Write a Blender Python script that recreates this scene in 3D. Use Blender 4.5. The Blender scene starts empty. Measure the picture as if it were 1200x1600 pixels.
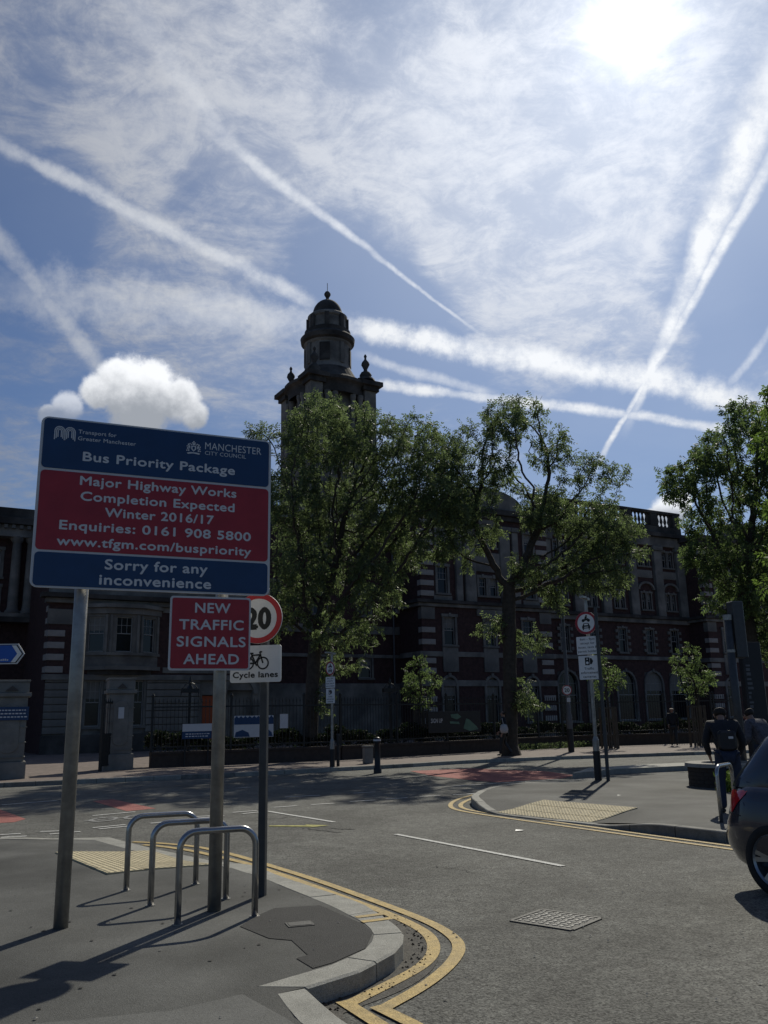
import bpy, bmesh, math, random
import numpy as np
from mathutils import Vector, Matrix, kdtree
from mathutils.geometry import delaunay_2d_cdt
R = math.radians
S = bpy.context.scene
COL = S.collection
random.seed(7); RNG = np.random.default_rng(7)

# ------------------------------------------------------------------ camera
pitch, roll = R(13.3), R(1.1)
f0 = Vector((0, math.cos(pitch), math.sin(pitch)))
u0 = Vector((0, -math.sin(pitch), math.cos(pitch)))
r0 = Vector((1, 0, 0))
rr = r0*math.cos(roll) - u0*math.sin(roll)
uu = r0*math.sin(roll) + u0*math.cos(roll)
cd = bpy.data.cameras.new('camera'); cam = bpy.data.objects.new('camera', cd); COL.objects.link(cam)
cd.sensor_fit = 'VERTICAL'; cd.sensor_height = 24; cd.lens = 24*1350/1600
cd.clip_start = .05; cd.clip_end = 2000
m = Matrix((rr, uu, -f0)).transposed().to_4x4(); m.translation = Vector((0, 0, 1.65)); cam.matrix_world = m
S.camera = cam
S.view_settings.view_transform = 'Standard'; S.view_settings.look = 'None'
S.view_settings.exposure = 0.0; S.view_settings.gamma = 1.0
S.render.resolution_x = 768; S.render.resolution_y = 1024
S.cycles.max_bounces = 6; S.cycles.transparent_max_bounces = 12

# ------------------------------------------------------------------ sun
SUN_EL, SUN_AZ = R(40.85), R(19.3)          # azimuth measured clockwise from +Y
SUN = Vector((math.sin(SUN_AZ)*math.cos(SUN_EL), math.cos(SUN_AZ)*math.cos(SUN_EL), math.sin(SUN_EL)))
sd = bpy.data.lights.new('sun', 'SUN'); sd.energy = 3.2; sd.angle = R(.55); sd.color = (1, .94, .80)
so = bpy.data.objects.new('sun', sd); COL.objects.link(so); so.rotation_euler = SUN.to_track_quat('Z', 'Y').to_euler()

# ------------------------------------------------------------------ sky (world)
W = bpy.data.worlds.new('World'); S.world = W; W.use_nodes = True
nt = W.node_tree; nt.nodes.clear()
class X:                                       # tiny wrapper that writes shader maths as expressions
    def __init__(s, k): s.s = k
    def _m(a, op, *b, clamp=False):
        n = nt.nodes.new('ShaderNodeMath'); n.operation = op; n.use_clamp = clamp
        for i, v in enumerate((a,)+b):
            if isinstance(v, X): nt.links.new(v.s, n.inputs[i])
            else: n.inputs[i].default_value = v
        return X(n.outputs[0])
    def __add__(a, b): return a._m('ADD', b)
    def __sub__(a, b): return a._m('SUBTRACT', b)
    def __mul__(a, b): return a._m('MULTIPLY', b)
    def __truediv__(a, b): return a._m('DIVIDE', b)
    def pow(a, b): return a._m('POWER', b)
    def max(a, b): return a._m('MAXIMUM', b)
    def min(a, b): return a._m('MINIMUM', b)
    def abs(a): return a._m('ABSOLUTE')
    def clamp(a): return a._m('ADD', 0.0, clamp=True)
def ss(x, a, b, lo=0., hi=1.):
    n = nt.nodes.new('ShaderNodeMapRange'); n.interpolation_type = 'SMOOTHSTEP'
    nt.links.new(x.s, n.inputs[0])
    for i, v in zip((1, 2, 3, 4), (a, b, lo, hi)): n.inputs[i].default_value = v
    return X(n.outputs[0])
def vmath(op, a, b):
    n = nt.nodes.new('ShaderNodeVectorMath'); n.operation = op
    for i, v in enumerate((a, b)):
        if v is None: continue
        if hasattr(v, 'is_output'): nt.links.new(v, n.inputs[i])
        else: n.inputs[i].default_value = v
    return n
def dotc(v, c): return X(vmath('DOT_PRODUCT', v, tuple(c)).outputs['Value'])
def noise(v, scale, detail=6, rough=.55, dist=0., out='Fac'):
    n = nt.nodes.new('ShaderNodeTexNoise'); nt.links.new(v, n.inputs['Vector'])
    n.inputs['Scale'].default_value = scale; n.inputs['Detail'].default_value = detail
    n.inputs['Roughness'].default_value = rough; n.inputs['Distortion'].default_value = dist
    return X(n.outputs[out])
def mixc(f, a, b, mode='MIX'):
    n = nt.nodes.new('ShaderNodeMix'); n.data_type = 'RGBA'; n.blend_type = mode
    if isinstance(f, X): nt.links.new(f.s, n.inputs[0])
    else: n.inputs[0].default_value = f
    for i, v in ((6, a), (7, b)):
        if hasattr(v, 'is_output'): nt.links.new(v, n.inputs[i])
        else: n.inputs[i].default_value = (*v, 1)
    return n.outputs[2]
tc = nt.nodes.new('ShaderNodeTexCoord'); DIR = tc.outputs['Generated']
sky = nt.nodes.new('ShaderNodeTexSky'); sky.sky_type = 'NISHITA'; sky.sun_disc = False
sky.sun_elevation = SUN_EL; sky.sun_rotation = SUN_AZ; sky.air_density = 1.0; sky.dust_density = .5; sky.ozone_density = 2.0
sep = nt.nodes.new('ShaderNodeSeparateXYZ'); nt.links.new(DIR, sep.inputs[0])
dx, dy, dz = (X(sep.outputs[i]) for i in range(3))
zz = dz.max(0.0) + .13
cmb = nt.nodes.new('ShaderNodeCombineXYZ')
nt.links.new((dx/zz).s, cmb.inputs[0]); nt.links.new((dy/zz).s, cmb.inputs[1]); PL = cmb.outputs[0]
mp = nt.nodes.new('ShaderNodeMapping'); nt.links.new(PL, mp.inputs[0])
mp.inputs['Rotation'].default_value = (0, 0, R(38)); mp.inputs['Scale'].default_value = (1.0, 2.0, 1.0)
STR = mp.outputs[0]
n1 = noise(PL, 1.1, 5, .55, .4); n2 = noise(STR, 2.4, 9, .64, 1.1); n3 = noise(PL, 6., 9, .66, .8)
def blob(c, rpx):                              # a soft patch of sky about a direction
    r_ = rpx/1350.
    return ss(dotc(DIR, c), math.cos(r_*1.5), math.cos(r_*.2))
pos = [(-.304,.719,.625,150,.10),(-.172,.782,.599,150,.10),(-.12,.736,.666,150,.10),(.035,.825,.564,140,.14),(.175,.785,.594,200,.16),(.16,.865,.476,120,.20),
       (.276,.82,.501,150,.16),(.203,.903,.379,45,.12),(.296,.879,.374,60,.14),(-.24,.866,.439,120,.10)]
neg = [(.373,.784,.496,100,.16),(.392,.811,.435,70,.10),(-.358,.781,.512,90,.14),(-.023,.874,.485,95,.20),(.033,.906,.422,80,.12),(.36,.828,.43,90,.16),(.04,.917,.396,100,.12),(-.2,.83,.52,60,.08),(.30,.93,.23,140,.2)]
bias = None
for x, y, z, r_, k in pos:
    t = blob((x, y, z), r_)*k; bias = t if bias is None else bias + t
for x, y, z, r_, k in neg: bias = bias - blob((x, y, z), r_)*k
n4 = noise(PL, 22., 9, .72, .5)
dens = ss(n1*.30 + n2*.32 + n3*.22 + n4*.16 + bias, .42, .70)*ss(n3*.55 + n4*.30 + n2*.25, .44, .66, .38, 1.0)
WRP = vmath('MULTIPLY', vmath('SUBTRACT', noise(DIR, 4., 7, .62, 0, 'Color').s, (.5, .5, .5)).outputs[0], (.028, .028, .028)).outputs[0]
DW = vmath('ADD', DIR, WRP).outputs[0]
fine = noise(DIR, 55., 5, .7)
mid = noise(DIR, 20., 4, .6)
def trail(A, B, w, k, puff=.5, f0_=.04, f1_=.04, w1=None):
    A = Vector(A).normalized(); B = Vector(B).normalized(); n = A.cross(B).normalized()
    T = (B - A*A.dot(B)).normalized(); L = A.angle(B)
    s = dotc(DW, n); t = dotc(DIR, T)
    w1 = w1 or w
    wid = ss(t, 0., math.sin(L), w/1350., w1/1350.)
    wid = wid*((fine*.8 + mid*1.2 - 1.0)*puff*2 + 1.0)
    d = (s.abs()/wid.max(.0005))
    msk = ss(d, 1.25, .15)*ss(t, -f0_, f0_*.5)*ss(t, math.sin(L)+f1_, math.sin(L)-f1_*.5)
    msk = msk*ss(dotc(DIR, A), 0., .2)
    return msk*k*ss(fine*.5+mid*.6+n2*.3, .46, .90, .35, 1.2)
tr = None
for a in [((-.3714,.7436,.5559),(-.0815,.8877,.4532),11,.60,.6,.1,.02,13),
          ((-.1479,.7984,.5836),(.087,.8958,.4358),10,.62,.4,.06,.05,3),
          ((-.2375,.6966,.6771),(-.1479,.7984,.5836),24,.30,.6,.1,.06,12),
          ((-.0358,.9023,.4297),(.3999,.8608,.3148),20,1.0,.55,.04,.1,24),
          ((.0028,.929,.3702),(.3656,.8829,.2947),9,.9,.5,.03,.1,9),
          ((.3848,.7109,.5887),(.2842,.8976,.3369),36,1.05,.30,.2,.05,9),
          ((.3946,.749,.5322),(.2483,.9261,.2839),11,1.05,.15,.2,.04,5),
          ((-.3942,.7794,.4869),(-.2973,.8822,.3651),20,.5,.5,.1,.02,14),
          ((-.3569,.8245,.4392),(-.0358,.9023,.4297),44,.5,.7,.12,.05,24),
          ((.3705,.8654,.3373),(.4077,.8279,.3851),7,.5,.3,.02,.1),
          ((-.0112,.9177,.397),(.1192,.9263,.3574),9,.5,.5,.03,.02)]:
    t = trail(*a); tr = t if tr is None else tr.max(t)
g = dotc(DIR, SUN).max(0.0)
lit = g.pow(4)*.78 + g.pow(40)*.12 + .11
cirrus = mixc(lit, (0, 0, 0), (1., 1.02, 1.07))
blue = mixc(1.0, sky.outputs[0], (.031, .042, .058), 'MULTIPLY')
base = mixc((dens*.80).clamp(), blue, cirrus)
trc = mixc((lit*1.35).clamp(), (.0, .0, .0), (1.0, 1.02, 1.05))
trc = mixc(.22, trc, (.70, .75, .82))
veil = mixc((lit*1.15).clamp(), (0, 0, 0), (.92, 1.0, 1.12))
base = mixc((g.pow(3)*.24 + ss(dz, .55, .05)*.05 + (n1 - .46)*.30).clamp(), base, veil)
base = mixc(tr.clamp(), base, trc)
# cumulus heaps
cn = noise(DIR, 13., 9, .62); cn2 = noise(DIR, 7., 4, .5)
def heap(discs):                               # union of soft discs, edges broken up by noise
    c = Vector(discs[0][:3]).normalized(); rx = c.cross(Vector((0, 0, 1))).normalized(); uy = rx.cross(c).normalized()
    a = dotc(DIR, rx); b = dotc(DIR, uy); rad = None
    for x, y, z, r_ in discs:
        d = Vector((x, y, z)).normalized(); aa = a - d.dot(rx); bb = b - d.dot(uy); q = (aa*aa + bb*bb).pow(.5)/(r_/1350.)
        rad = q if rad is None else rad.min(q)
    rr2 = rad + (cn - .5)*1.35 + (fine - .5)*.55 + (cn2-.5)*.4; R_ = discs[0][3]/1350.
    return ss(rr2, 1.25, .80)*ss(dotc(DIR, c), .5, .6), ss(b/R_ + (cn-.5)*2.6 + (a*a)/(R_*R_)*.12, -.5, .75)
HEAPS = [[(-.2668,.8966,.3496,52),(-.3085,.8835,.3485,24),(-.2843,.8853,.3610,30),(-.2547,.8936,.3625,34),(-.2280,.9088,.3464,30),(-.2120,.9180,.3340,20)],
         [(-.3400,.8800,.3310,22),(-.3560,.8770,.3220,15)], [(.3130,.9256,.2126,24),(.3250,.9190,.2230,17),(.2990,.9310,.2080,14)]]
for hk, hs in zip((1., .55, .9), HEAPS):
    mk, sh = heap(hs); mk = mk*hk; base = mixc(mk, base, mixc((sh*.80 + .22).clamp(), (.17, .20, .25), (.98, 1.0, 1.03)))
gl = g.pow(60)*.05 + g.pow(400)*.20 + g.pow(2600)*1.1
glc = mixc(1.0, (1, 1, 1), (1, 1, 1)); gn = nt.nodes.new('ShaderNodeVectorMath'); gn.operation = 'SCALE'
gn.inputs[0].default_value = (1, .99, .96); nt.links.new(gl.s, gn.inputs['Scale'])
base = mixc(1.0, base, gn.outputs[0], 'ADD')
bg = nt.nodes.new('ShaderNodeBackground'); bg.inputs[1].default_value = 1.0; nt.links.new(base, bg.inputs[0])
wo = nt.nodes.new('ShaderNodeOutputWorld'); nt.links.new(bg.outputs[0], wo.inputs[0])

# ------------------------------------------------------------------ materials
def mat(name, col, rough=.8, var=.25, scale=8., bump=0., bscale=60., metal=0., spec=.4, speck=0., speck_scale=150., col2=None, coat=0., patch=0.):
    mt = bpy.data.materials.new(name); mt.use_nodes = True
    t = mt.node_tree; b = t.nodes['Principled BSDF']; N = t.nodes.new; Lk = t.links.new
    b.inputs['Roughness'].default_value = rough; b.inputs['Metallic'].default_value = metal
    b.inputs['Specular IOR Level'].default_value = spec
    if coat: b.inputs['Coat Weight'].default_value = coat; b.inputs['Coat Roughness'].default_value = .06
    c = N('ShaderNodeTexCoord')
    n = N('ShaderNodeTexNoise'); n.inputs['Scale'].default_value = scale; n.inputs['Detail'].default_value = 7; n.inputs['Roughness'].default_value = .6
    Lk(c.outputs['Object'], n.inputs['Vector'])
    rmp = N('ShaderNodeMapRange'); Lk(n.outputs[0], rmp.inputs[0])
    rmp.inputs[1].default_value = .3; rmp.inputs[2].default_value = .7; rmp.inputs[3].default_value = 1-var; rmp.inputs[4].default_value = 1+var
    fac = rmp.outputs[0]
    def mul(a, b_):
        q = N('ShaderNodeMath'); q.operation = 'MULTIPLY'; Lk(a, q.inputs[0]); Lk(b_, q.inputs[1]); return q.outputs[0]
    if patch:
        n5 = N('ShaderNodeTexNoise'); n5.inputs['Scale'].default_value = .55; n5.inputs['Detail'].default_value = 5; n5.inputs['Distortion'].default_value = .6
        Lk(c.outputs['Object'], n5.inputs['Vector'])
        r5 = N('ShaderNodeMapRange'); Lk(n5.outputs[0], r5.inputs[0])
        for i, v in zip((1, 2, 3, 4), (.35, .65, 1-patch, 1+patch)): r5.inputs[i].default_value = v
        fac = mul(fac, r5.outputs[0])
    if speck:
        v = N('ShaderNodeTexVoronoi'); v.inputs['Scale'].default_value = speck_scale; Lk(c.outputs['Object'], v.inputs['Vector'])
        sp = N('ShaderNodeSeparateColor'); Lk(v.outputs['Color'], sp.inputs[0])
        r2 = N('ShaderNodeMapRange'); Lk(sp.outputs[0], r2.inputs[0]); r2.inputs[3].default_value = 1-speck; r2.inputs[4].default_value = 1+speck*1.2
        fac = mul(fac, r2.outputs[0])
    if col2:
        mx = N('ShaderNodeMix'); mx.data_type = 'RGBA'; mx.inputs[6].default_value = (*col, 1); mx.inputs[7].default_value = (*col2, 1)
        n6 = N('ShaderNodeTexNoise'); n6.inputs['Scale'].default_value = scale*.37; n6.inputs['Detail'].default_value = 6
        Lk(c.outputs['Object'], n6.inputs['Vector'])
        r6 = N('ShaderNodeMapRange'); Lk(n6.outputs[0], r6.inputs[0]); r6.inputs[1].default_value = .4; r6.inputs[2].default_value = .62
        Lk(r6.outputs[0], mx.inputs[0]); cs = mx.outputs[2]
    else:
        rgb = N('ShaderNodeRGB'); rgb.outputs[0].default_value = (*col, 1); cs = rgb.outputs[0]
    sc = N('ShaderNodeVectorMath'); sc.operation = 'SCALE'; Lk(cs, sc.inputs[0]); Lk(fac, sc.inputs['Scale'])
    Lk(sc.outputs[0], b.inputs['Base Color'])
    if bump:
        n3_ = N('ShaderNodeTexNoise'); n3_.inputs['Scale'].default_value = bscale; n3_.inputs['Detail'].default_value = 4
        Lk(c.outputs['Object'], n3_.inputs['Vector'])
        bp = N('ShaderNodeBump'); bp.inputs['Strength'].default_value = min(1, bump); bp.inputs['Distance'].default_value = .01*max(1, bump)
        Lk(n3_.outputs[0], bp.inputs['Height']); Lk(bp.outputs[0], b.inputs['Normal'])
    return mt
M = dict(
 road=mat('asphalt_road', (.118,.118,.105), .85, .24, 7, 1.5, 70, speck=.62, speck_scale=75, patch=.22, spec=.35, col2=(.098,.097,.086)),
 pave=mat('asphalt_pavement', (.100,.101,.094), .82, .20, 1.7, .6, 130, speck=.25, speck_scale=160, patch=.22, spec=.30, col2=(.058,.059,.055)),
 patchdark=mat('asphalt_patch', (.034,.034,.033), .85, .14, 5, .9, 120, speck=.25, speck_scale=140),
 patchpale=mat('asphalt_pale_strip', (.118,.119,.111), .85, .14, 4, .5, 140, speck=.2, speck_scale=150),
 gutter=mat('gutter_asphalt', (.088,.083,.072), .9, .3, 6, .9, 90, speck=.4, speck_scale=110),
 farpave=mat('block_paving', (.17,.135,.115), .85, .18, 1.2, .4, 12, speck=.2, speck_scale=9),
 kerb=mat('granite_kerb', (.30,.295,.26), .8, .18, 7, .6, 160, speck=.28, speck_scale=220),
 buff=mat('buff_tactile', (.57,.49,.31), .8, .14, 6, .4, 120, speck=.12, speck_scale=200),
 yellow=mat('yellow_paint', (.50,.36,.13), .7, .22, 14, .9, 90, speck=.20, speck_scale=110, col2=(.42,.31,.13)),
 white=mat('white_road_paint', (.52,.52,.49), .7, .28, 18, .8, 90, speck=.3, speck_scale=80),
 wornwhite=mat('worn_road_paint', (.26,.26,.25), .8, .55, 16, .8, 90, speck=.5, speck_scale=60),
 red=mat('red_surfacing', (.33,.115,.095), .85, .2, 4, .9, 90, speck=.3, speck_scale=80),
 iron=mat('cast_iron', (.065,.065,.062), .65, .25, 20, .5, 90, metal=.2),
 grime=mat('grit_debris', (.10,.075,.05), .9, .5, 30),
 steel=mat('galvanised_steel', (.31,.30,.275), .42, .25, 9, .15, 40, metal=.6, spec=.5),
 stain=mat('brushed_stainless', (.40,.40,.40), .24, .12, 10, .05, 80, metal=.95),
 dark=mat('dark_grey_paint', (.055,.058,.06), .45, .2, 10),
 black=mat('black_paint', (.016,.016,.018), .45, .2, 8),
 sgrey=mat('sign_border', (.60,.60,.60), .45, .05, 8), sblue=mat('sign_blue', (.012,.048,.130), .38, .12, 5),
 sred=mat('sign_red', (.36,.024,.036), .38, .12, 5), stext=mat('sign_lettering', (.66,.66,.66), .45, .03, 9),
 swhite=mat('sign_white', (.78,.77,.74), .5, .06, 6), sback=mat('sign_back_grey', (.12,.12,.125), .5, .1, 8),
 sblack=mat('sign_black', (.012,.012,.012), .5, .02), brightblue=mat('bright_blue', (.02,.10,.42), .45, .05),
 brick=mat('red_brick', (.062,.033,.030), .9, .22, 3.5, .5, 30, speck=.18, speck_scale=7),
 stone=mat('portland_stone', (.235,.22,.195), .85, .22, 1.6, .5, 12, col2=(.12,.115,.105)),
 stoneblack=mat('sooty_stone', (.085,.078,.070), .9, .35, 1.3, .6, 10, col2=(.035,.032,.030)),
 stoneband=mat('quoin_stone', (.33,.30,.27), .85, .15, 2.5, .4, 14),
 slate=mat('roof_slate', (.06,.062,.07), .6, .2, 3), glass=mat('window_glass', (.012,.014,.018), .12, .1, 1, spec=.4),
 sash=mat('sash_paint', (.32,.31,.29), .6, .12, 5), lamp=mat('lamp_glass', (.35,.35,.34), .2, .05, 4),
 railing=mat('railing_paint', (.018,.02,.02), .5, .2, 8), pier=mat('pier_stone', (.20,.195,.175), .9, .25, 2.2, .6, 25),
 bark=mat('bark', (.058,.048,.038), .95, .35, 7, 1.5, 14), soil=mat('soil', (.035,.026,.018), 1, .3, 8, 1, 20),
 plbrick=mat('planter_brick', (.062,.047,.038), .9, .25, 6, .8, 40), plcap=mat('planter_stone', (.30,.285,.25), .85, .2, 5, .5, 50),
 timber=mat('timber_guard', (.095,.08,.062), .9, .25, 6), blind=mat('window_blind', (.20,.19,.17), .8, .1, 5), orange=mat('orange_board', (.40,.085,.03), .7, .1, 4),
 carpaint=mat('car_paint', (.012,.016,.034), .25, .05, 3, coat=1.0), rubber=mat('tyre_rubber', (.018,.018,.018), .85, .2, 20),
 alloy=mat('alloy_wheel', (.30,.31,.32), .32, .08, 10, metal=.85), carglass=mat('car_glass', (.012,.015,.018), .04, .02, 2, spec=1.),
 plastic=mat('black_plastic', (.015,.015,.016), .6, .1, 10), tail=mat('tail_lamp', (.55,.012,.02), .12, .15, 20, coat=1.),
 skin=mat('skin', (.30,.18,.13), .6, .08, 10), hair=mat('hair', (.018,.013,.010), .7, .3, 40),
 jacket=mat('jacket_cloth', (.016,.017,.022), .8, .2, 14, .6, 40), jeans=mat('denim', (.025,.035,.065), .85, .2, 18, .5, 60),
 checked=mat('checked_shirt', (.075,.075,.09), .85, .5, 24, .4, 50), shoe=mat('shoe_leather', (.03,.027,.025), .5, .2, 10),
 paleb=mat('pale_cloth', (.42,.40,.40), .85, .1, 12), green=mat('banner_green', (.11,.20,.15), .7, .15, 4),
)
def leafmat(name, c, tr_, gloss=.55):
    mt = bpy.data.materials.new(name); mt.use_nodes = True; t = mt.node_tree; b = t.nodes['Principled BSDF']
    tcn = t.nodes.new('ShaderNodeTexCoord'); n = t.nodes.new('ShaderNodeTexNoise'); n.inputs['Scale'].default_value = 1.6; n.inputs['Detail'].default_value = 3
    t.links.new(tcn.outputs['Object'], n.inputs['Vector'])
    wn = t.nodes.new('ShaderNodeTexWhiteNoise'); ge = t.nodes.new('ShaderNodeNewGeometry'); t.links.new(ge.outputs['Random Per Island'], wn.inputs[1]); wn.noise_dimensions = '1D'
    ad = t.nodes.new('ShaderNodeMath'); ad.operation = 'ADD'; t.links.new(n.outputs[0], ad.inputs[0]); t.links.new(wn.outputs[0], ad.inputs[1])
    mr = t.nodes.new('ShaderNodeMapRange'); t.links.new(ad.outputs[0], mr.inputs[0]); mr.inputs[1].default_value = .4; mr.inputs[2].default_value = 1.5
    mr.inputs[3].default_value = .60; mr.inputs[4].default_value = 1.45
    outs = []
    for cc in (c, tr_):
        s_ = t.nodes.new('ShaderNodeVectorMath'); s_.operation = 'SCALE'; s_.inputs[0].default_value = cc; t.links.new(mr.outputs[0], s_.inputs['Scale']); outs.append(s_.outputs[0])
    t.links.new(outs[0], b.inputs['Base Color']); b.inputs['Roughness'].default_value = gloss; b.inputs['Specular IOR Level'].default_value = .35
    tl = t.nodes.new('ShaderNodeBsdfTranslucent'); t.links.new(outs[1], tl.inputs[0])
    mx = t.nodes.new('ShaderNodeMixShader'); mx.inputs[0].default_value = .48
    t.links.new(b.outputs[0], mx.inputs[1]); t.links.new(tl.outputs[0], mx.inputs[2])
    t.links.new(mx.outputs[0], t.nodes['Material Output'].inputs[0]); return mt
M['leafA'] = leafmat('leaf_ash', (.068,.096,.050), (.165,.225,.085)); M['leafB'] = leafmat('leaf_green', (.060,.092,.043), (.15,.22,.07))
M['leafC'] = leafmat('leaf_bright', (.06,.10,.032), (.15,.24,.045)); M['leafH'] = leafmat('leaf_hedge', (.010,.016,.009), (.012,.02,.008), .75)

# ------------------------------------------------------------------ mesh helpers
class MB:
    def __init__(s): s.v = []; s.f = []; s.m = []; s.mi = 0
    def add(s, vs, fs):
        o = len(s.v); s.v += [tuple(p) for p in vs]
        for q in fs: s.f.append([i+o for i in q]); s.m.append(s.mi)
        return s
    def box(s, x0, x1, y0, y1, z0, z1):
        return s.add([(x0,y0,z0),(x1,y0,z0),(x1,y1,z0),(x0,y1,z0),(x0,y0,z1),(x1,y0,z1),(x1,y1,z1),(x0,y1,z1)],
            [(0,3,2,1),(4,5,6,7),(0,1,5,4),(1,2,6,5),(2,3,7,6),(3,0,4,7)])
    def prism(s, poly, z0, z1):                   # polygon in xy, extruded in z
        n = len(poly); vs = [(x, y, z0) for x, y in poly]+[(x, y, z1) for x, y in poly]
        return s.add(vs, [list(range(n))[::-1], list(range(n, 2*n))]+[(i, (i+1) % n, n+(i+1) % n, n+i) for i in range(n)])
    def plate(s, poly, y0, y1):                   # polygon in xz, extruded in y (y0 is the front)
        n = len(poly); vs = [(x, y0, z) for x, z in poly]+[(x, y1, z) for x, z in poly]
        return s.add(vs, [list(range(n)), list(range(n, 2*n))[::-1]]+[((i+1) % n, i, n+i, n+(i+1) % n) for i in range(n)])
    def tube(s, path, rad, n=8, cap=True):
        P_ = [Vector(p) for p in path]; rad = rad if isinstance(rad, (list, tuple)) else [rad]*len(P_)
        ref = None; rings = []
        for i, p in enumerate(P_):
            d = (P_[min(i+1, len(P_)-1)]-P_[max(i-1, 0)]).normalized()
            if ref is None: ref = Vector((0, 0, 1)) if abs(d.z) < .9 else Vector((1, 0, 0))
            a = (ref - d*ref.dot(d)).normalized(); b = d.cross(a); ref = a
            rings.append([p+(a*math.cos(2*math.pi*k/n)+b*math.sin(2*math.pi*k/n))*rad[i] for k in range(n)])
        vs = [q for r_ in rings for q in r_]
        fs = [(i*n+k, i*n+(k+1) % n, (i+1)*n+(k+1) % n, (i+1)*n+k) for i in range(len(P_)-1) for k in range(n)]
        if cap: fs += [list(range(n))[::-1], [(len(P_)-1)*n+k for k in range(n)]]
        return s.add(vs, fs)
    def lathe(s, prof, n=20, c=(0, 0, 0), a0=0., a1=2*math.pi):
        full = abs(a1-a0-2*math.pi) < 1e-6; m_ = n if full else n+1
        vs = [(c[0]+r_*math.cos(a0+(a1-a0)*k/n), c[1]+r_*math.sin(a0+(a1-a0)*k/n), c[2]+z) for r_, z in prof for k in range(m_)]
        fs = [(i*m_+k, i*m_+(k+1) % m_, (i+1)*m_+(k+1) % m_, (i+1)*m_+k) for i in range(len(prof)-1) for k in range(n)]
        return s.add(vs, fs)
    def mesh(s, name, mats, smooth=False, bevel=0.):
        me = bpy.data.meshes.new(name); me.from_pydata(s.v, [], s.f)
        for mt in (mats if isinstance(mats, (list, tuple)) else [mats]): me.materials.append(mt)
        me.polygons.foreach_set('material_index', s.m)
        if bevel:
            bm = bmesh.new(); bm.from_mesh(me)
            bmesh.ops.bevel(bm, geom=bm.edges[:], offset=bevel, segments=1, affect='EDGES'); bm.to_mesh(me); bm.free()
        if smooth: me.polygons.foreach_set('use_smooth', [True]*len(me.polygons))
        me.update(); return me
    def build(s, name, mats, parent=None, smooth=False, bevel=0., loc=(0, 0, 0), rot=(0, 0, 0)):
        return link(name, s.mesh(name, mats, smooth, bevel), parent, loc, rot)
def link(name, me, parent=None, loc=(0, 0, 0), rot=(0, 0, 0)):
    o = bpy.data.objects.new(name, me); COL.objects.link(o); o.location = loc; o.rotation_euler = rot
    if parent is not None: o.parent = parent
    return o
def thing(name, label, cat, loc=(0, 0, 0), rz=0., group=None):
    o = bpy.data.objects.new(name, None); COL.objects.link(o); o.empty_display_size = .2
    o.location = loc; o.rotation_euler = (0, 0, rz); o['label'] = label; o['category'] = cat
    if group: o['group'] = group
    return o
def tag(o, label, cat, group=None):
    o['label'] = label; o['category'] = cat
    if group: o['group'] = group
    return o
def struct(o, kind='structure'): o['kind'] = kind; return o
def kids(o): return [c for c in bpy.data.objects if c.parent == o]
def copy_tree(o, parent=None, table=None):
    if table is None:
        table = {}
        for c in bpy.data.objects:
            if c.parent: table.setdefault(c.parent.name, []).append(c)
    c = o.copy(); COL.objects.link(c); c.parent = parent
    for ch in table.get(o.name, []): copy_tree(ch, c, table)
    return c
def text(s_, cap, width, parent, mt, x, z, y=-.004, bold=.0, name='lettering', align='CENTER', rot=0., thick=.0015):
    cu = bpy.data.curves.new('t', 'FONT'); cu.body = s_; cu.align_x = align; cu.size = 1.; cu.offset = 0; cu.extrude = .0; cu.resolution_u = 4
    cu.space_character = 1.06
    o = bpy.data.objects.new('t', cu); COL.objects.link(o); dg = bpy.context.evaluated_depsgraph_get()
    me = bpy.data.meshes.new_from_object(o.evaluated_get(dg)); bpy.data.objects.remove(o); bpy.data.curves.remove(cu)
    co = np.empty(len(me.vertices)*3); me.vertices.foreach_get('co', co); co = co.reshape(-1, 3)
    w = co[:, 0].max()-co[:, 0].min(); k = cap/.70; kx = width/w if width else k
    cx = (co[:, 0].max()+co[:, 0].min())/2 if align == 'CENTER' else co[:, 0].min()
    xx = (co[:, 0]-cx)*kx; zz_ = co[:, 1]*k; c_, s2 = math.cos(rot), math.sin(rot)
    out = np.stack([x+xx*c_-zz_*s2, np.full(len(xx), y), z+xx*s2+zz_*c_], 1)
    if bold:
        nv = len(out); vs = []; fs = []; polys = [list(p.vertices) for p in me.polygons]; q = bold*cap*1.15
        for i, (ox_, oz_) in enumerate(((0,0),(q,0),(-q,0),(0,q),(0,-q))):
            vs += [(v[0]+ox_, v[1]-i*.00012, v[2]+oz_) for v in out]; fs += [[k_+i*nv for k_ in p] for p in polys]
        me = bpy.data.meshes.new(name); me.from_pydata(vs, [], fs)
    else: me.vertices.foreach_set('co', out.ravel())
    me.materials.clear(); me.materials.append(mt); me.update(); me.name = name
    return link(name, me, parent)
def rrect(x0, x1, z0, z1, r_, n=5):
    p = []
    for cx, cz, a in ((x1-r_, z1-r_, 0), (x0+r_, z1-r_, 90), (x0+r_, z0+r_, 180), (x1-r_, z0+r_, 270)):
        p += [(cx+r_*math.cos(R(a+90*k/n)), cz+r_*math.sin(R(a+90*k/n))) for k in range(n+1)]
    return p[::-1]
def circ(cx, cz, r_, n=32): return [(cx+r_*math.cos(-2*math.pi*k/n), cz+r_*math.sin(-2*math.pi*k/n)) for k in range(n)]
def seglen(a, b): return math.hypot(b[0]-a[0], b[1]-a[1])
def resample(pts, step):
    out = [pts[0]]; carry = 0.
    for a, b in zip(pts, pts[1:]):
        L = seglen(a, b); t = step-carry
        while t <= L: out.append((a[0]+(b[0]-a[0])*t/L, a[1]+(b[1]-a[1])*t/L)); t += step
        carry = (carry+L) % step
    out.append(pts[-1]); return out
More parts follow.
